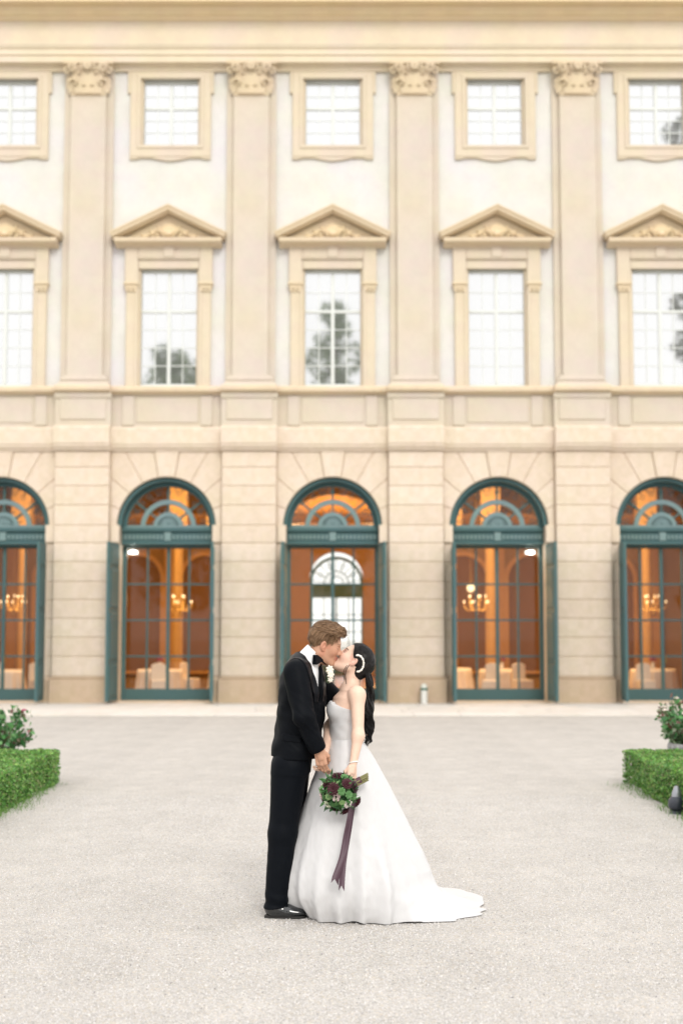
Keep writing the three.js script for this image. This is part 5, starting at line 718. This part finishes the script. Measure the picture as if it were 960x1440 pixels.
  const cg = net(capF, [-0.08, 1.36, -0.16], [0.26, 1.74, 0.12], 0.0036, () => [0.007, 0.006, 0.006]), cst = strands(cg, HB_, 4200, (l) => (l[0] < -0.06 ? [-0.2, -1, 0] : [-1, -0.15, 0]), 0.05, 0.002, 0.0022, [[0.007, 0.006, 0.006], [0.012, 0.009, 0.008], [0.018, 0.012, 0.010], [0.004, 0.004, 0.004]], 912);
  mesh('hair', joinNets([cg, cst]), new THREE.MeshPhysicalMaterial({ vertexColors: true, roughness: 0.36, specularIntensity: 0.5 }), bride);
  const hr = mulberry(33), st = []; for (let i = 0; i < 480; i++) { const cl = i % 9, u = ((cl * 0.618) % 1) * 0.8 + 0.25 * hr(), v = ((cl * 0.382) % 1) * 0.8 + 0.25 * hr(), ph = cl * 1.7 + 1.7 * hr(), am = 0.014 + 0.012 * hr() + 0.004 * (cl % 3), len = 0.26 + 0.03 * (cl % 5) + 0.16 * hr(), x0 = 0.122 + 0.036 * u, z0 = -0.065 + 0.10 * v, p = [[x0 - 0.015, 1.535 + 0.03 * hr(), z0 * 0.9]]; for (let k = 1; k <= 9; k++) { const t = k / 9; p.push([x0 + 0.010 + 0.018 * t - 0.02 * u * t + am * Math.sin(ph + t * len * 30) * t + 0.024 * Math.sin(t * 3), 1.53 - len * t, z0 * (1 - 0.35 * t) - 0.01 + am * Math.cos(ph + t * len * 30) * t]); } st.push(tube(p, (i < 20 ? 0.008 : 0.0024) - 0.001 * hr(), 26, 4)); }
  for (const [dx, dz, ln] of [[0, 0.0, 0.115], [-0.012, 0.006, 0.09]]) st.push(tube([[0.046 + dx, 1.512, 0.052 + dz], [0.030 + dx, 1.485, 0.062 + dz], [0.024 + dx, 1.455, 0.058], [0.030 + dx, 1.512 - ln, 0.060]], 0.0022, 16, 4));
  mesh('loose_hair', merge(st), hairM, bride);
  // pearl hair clip curving behind the ear, bracelet, earring
  const pearl = phy([0.82, 0.78, 0.72], { roughness: 0.25, clearcoat: 0.6 }), cl = []; for (let i = 0; i < 15; i++) { const t = i / 14, a = 1.75 - t * 3.4, px = 0.100 + 0.036 * Math.cos(a), py = 1.523 + 0.050 * Math.sin(a); let pz = 0.12; while (pz > 0 && capF(px, py, pz) > 0.004) pz -= 0.002; const p = [px, py, Math.max(pz, 0.048) + 0.003]; cl.push(ball(...p, 0.0062 + 0.0016 * (i % 2), undefined, undefined, 8, 6)); }
  mesh('hair_clip', merge(cl), pearl, bride);
  mesh('bracelet', tr(new THREE.TorusGeometry(0.0265, 0.0045, 8, 24), wN[0] + 0.004, wN[1] + 0.022, wN[2] - 0.005, Math.PI / 2 - 0.15, 0.15, 0), pearl, bride);
}
// ================================================================== bouquet and ribbon in her hand
{
  const bq = thing('bouquet', 'round bouquet of burgundy dahlias, white anemones and green leaves with trailing ribbon', 'bouquet', [0, 0, CZ]);
  const C = V(-0.012, 0.772, 0.325), ax = V(-0.86, -0.42, 0.28).normalize(), r = mulberry(61), R = 0.106;
  const dirs = []; for (let i = 0; i < 46; i++) { const y = 1 - (i + 0.5) / 46 * 1.62, q = Math.sqrt(1 - y * y), a = i * 2.39996; const v = V(Math.cos(a) * q, y, Math.sin(a) * q); v.applyQuaternion(new THREE.Quaternion().setFromUnitVectors(V(0, 1, 0), ax)); dirs.push(v); }
  const petal = (l, w, cup) => { const g = new THREE.SphereGeometry(1, 7, 5); g.scale(l, 0.0022, w); g.translate(l * 0.9, cup, 0); return g; };
  const flower = (rings) => { const L = []; for (const [n, l, w, tilt, off] of rings) for (let i = 0; i < n; i++) { const g = petal(l, w, 0); g.rotateZ(tilt); g.rotateY(i / n * 6.283 + off); g.translate(0, 0.002, 0); L.push(g); } return merge(L); };
  const dahlia = flower([[13, 0.017, 0.0075, 0.10, 0], [12, 0.014, 0.007, 0.45, 0.2], [9, 0.011, 0.006, 0.85, 0.1], [6, 0.008, 0.005, 1.2, 0.3]]), anem = flower([[6, 0.015, 0.012, 0.25, 0], [5, 0.012, 0.010, 0.6, 0.5]]), rosette = flower([[8, 0.013, 0.008, 0.2, 0], [7, 0.010, 0.007, 0.6, 0.3], [5, 0.007, 0.006, 1.0, 0.1]]), eye = new THREE.SphereGeometry(0.006, 8, 6);
  const mD = [[0.028, 0.004, 0.008], [0.050, 0.007, 0.013], [0.018, 0.004, 0.007]].map((c) => std(c, { roughness: 0.7 })), mW = [[0.74, 0.68, 0.64], [0.68, 0.70, 0.55], [0.72, 0.58, 0.56]].map((c) => std(c, { roughness: 0.7 })), mG = [[0.09, 0.22, 0.07], [0.22, 0.36, 0.14]].map((c) => std(c, { roughness: 0.6 }));
  const up = V(0, 1, 0);
  dirs.forEach((v, i) => { const p = C.clone().addScaledVector(v, R * (0.72 + 0.36 * r())), kind = r(); const m = kind < 0.30 ? mesh('dahlia', dahlia, mD[i % 3], bq) : kind < 0.55 ? mesh('anemone', anem, mW[i % 3], bq) : mesh('green_rosette', rosette, mG[i % 2], bq); m.position.copy(p); m.quaternion.setFromUnitVectors(up, v.clone().add(V((r() - 0.5) * 0.5, (r() - 0.5) * 0.5, (r() - 0.5) * 0.5)).normalize()); const s = (kind < 0.30 ? 1.25 : 1.0) * (0.85 + 0.35 * r()); m.scale.setScalar(s); if (kind >= 0.30 && kind < 0.55) { const e = mesh('flower_eye', eye, mD[2], m, [0, 0.008, 0]); } });
  mesh('filler_leaves', leafSet(620, (q) => { const v = V(q() * 2 - 1, q() * 2 - 1, q() * 2 - 1).normalize(); const w = R * (0.55 + 0.48 * q()); return { x: C.x + v.x * w, y: C.y + v.y * w, z: C.z + v.z * w }; }, 0.026, mulberry(62), [[0.05, 0.15, 0.04], [0.08, 0.22, 0.06], [0.03, 0.10, 0.03], [0.14, 0.28, 0.09]]), leafM, bq);
  const lg = (() => { const s = new THREE.Shape(); s.moveTo(0, 0); s.quadraticCurveTo(0.016, 0.022, 0, 0.058); s.quadraticCurveTo(-0.016, 0.022, 0, 0); const g = poly(s, 0, 0.0012, 0); const p = g.attributes.position; for (let i = 0; i < p.count; i++) p.setZ(i, p.getZ(i) + 6 * p.getX(i) ** 2 * 3 - 5 * (p.getY(i)) ** 2); g.computeVertexNormals(); return g; })();
  const mL = [[0.045, 0.15, 0.04], [0.07, 0.21, 0.06], [0.03, 0.10, 0.035]].map((c) => std(c, { roughness: 0.45 }));
  for (let i = 0; i < 78; i++) { const v = V(r() * 2 - 1, r() * 2 - 1, r() * 2 - 1).normalize(); if (v.dot(ax) < -0.55) continue; const m = mesh('leaf', lg, mL[i % 3], bq); m.position.copy(C).addScaledVector(v, R * 0.80); m.quaternion.setFromUnitVectors(up, v.clone().add(V(r() - 0.5, r() - 0.5, r() - 0.5).multiplyScalar(1.2)).normalize()); m.rotateY(r() * 6); m.scale.setScalar(0.8 + 0.5 * r()); }
  const ss = []; for (let i = 0; i < 16; i++) { const a = i * 2.4, q = 0.017 * Math.sqrt((i + 0.5) / 16), e = V(0.150, 0.852, 0.262), o = V(0, Math.cos(a) * q, Math.sin(a) * q); ss.push(bar([C.x + o.y, C.y + o.y * 2, C.z + o.z], [e.x + 0.012 * r(), e.y + o.y * 1.5, e.z + o.z * 1.5], 0.0035, 5)); }
  mesh('stems', merge(ss), std([0.22, 0.21, 0.09], { roughness: 0.7 }), bq);
  mesh('binding', buv(tr(new THREE.CylinderGeometry(0.022, 0.022, 0.05, 16), 0.095, 0.827, 0.280, 0, 0, -1.08)), std([0.10, 0.04, 0.06], { roughness: 0.5 }), bq);
  // two tails of ribbon lying down the front of the skirt
  const tail = (pts, w0, w1, cut) => { const cv = new THREE.CatmullRomCurve3(pts.map((p) => V(...p))), n = 40, pos = [], idx = []; for (let i = 0; i <= n; i++) { const t = i / n, p = cv.getPoint(t), T = cv.getTangent(t), S = V(0, 0, 1).cross(T).normalize(); const tw = 0.5 * Math.sin(t * 5 + cut); for (let j = -2; j <= 2; j++) { const w = mix(w0, w1, t) * j / 4; const e = i === n ? -0.025 * Math.abs(Math.abs(j) - 2) / 2 * -1 : 0; pos.push(p.x + S.x * w, p.y + S.y * w + (i === n ? (Math.abs(j) === 2 ? -0.02 : j === 0 ? 0.012 : -0.004) : 0), p.z + w * tw * 0.8 + 0.004 * Math.cos(j * 1.4 + t * 6)); } }
    for (let i = 0; i < n; i++) for (let j = 0; j < 4; j++) { const a = i * 5 + j, b = a + 1, c = a + 5; idx.push(a, b, c, b, c + 1, c); } const g = new THREE.BufferGeometry(); g.setAttribute('position', new THREE.Float32BufferAttribute(pos, 3)); g.setIndex(idx); g.computeVertexNormals(); return g; };
  const rbM = phy([0.070, 0.034, 0.050], { roughness: 0.45 });
  mesh('ribbon', tail([[0.075, 0.835, 0.31], [0.072, 0.76, 0.36], [0.055, 0.66, 0.375], [0.028, 0.52, 0.385], [0.005, 0.40, 0.412], [-0.040, 0.275, 0.448]], 0.024, 0.044, 0), rbM, bq);
  mesh('ribbon', tail([[0.078, 0.83, 0.305], [0.076, 0.75, 0.350], [0.060, 0.64, 0.365], [0.036, 0.50, 0.378], [0.014, 0.38, 0.404], [0.000, 0.235, 0.444]], 0.020, 0.034, 2), rbM, bq);
}
renderer.render(scene, camera);
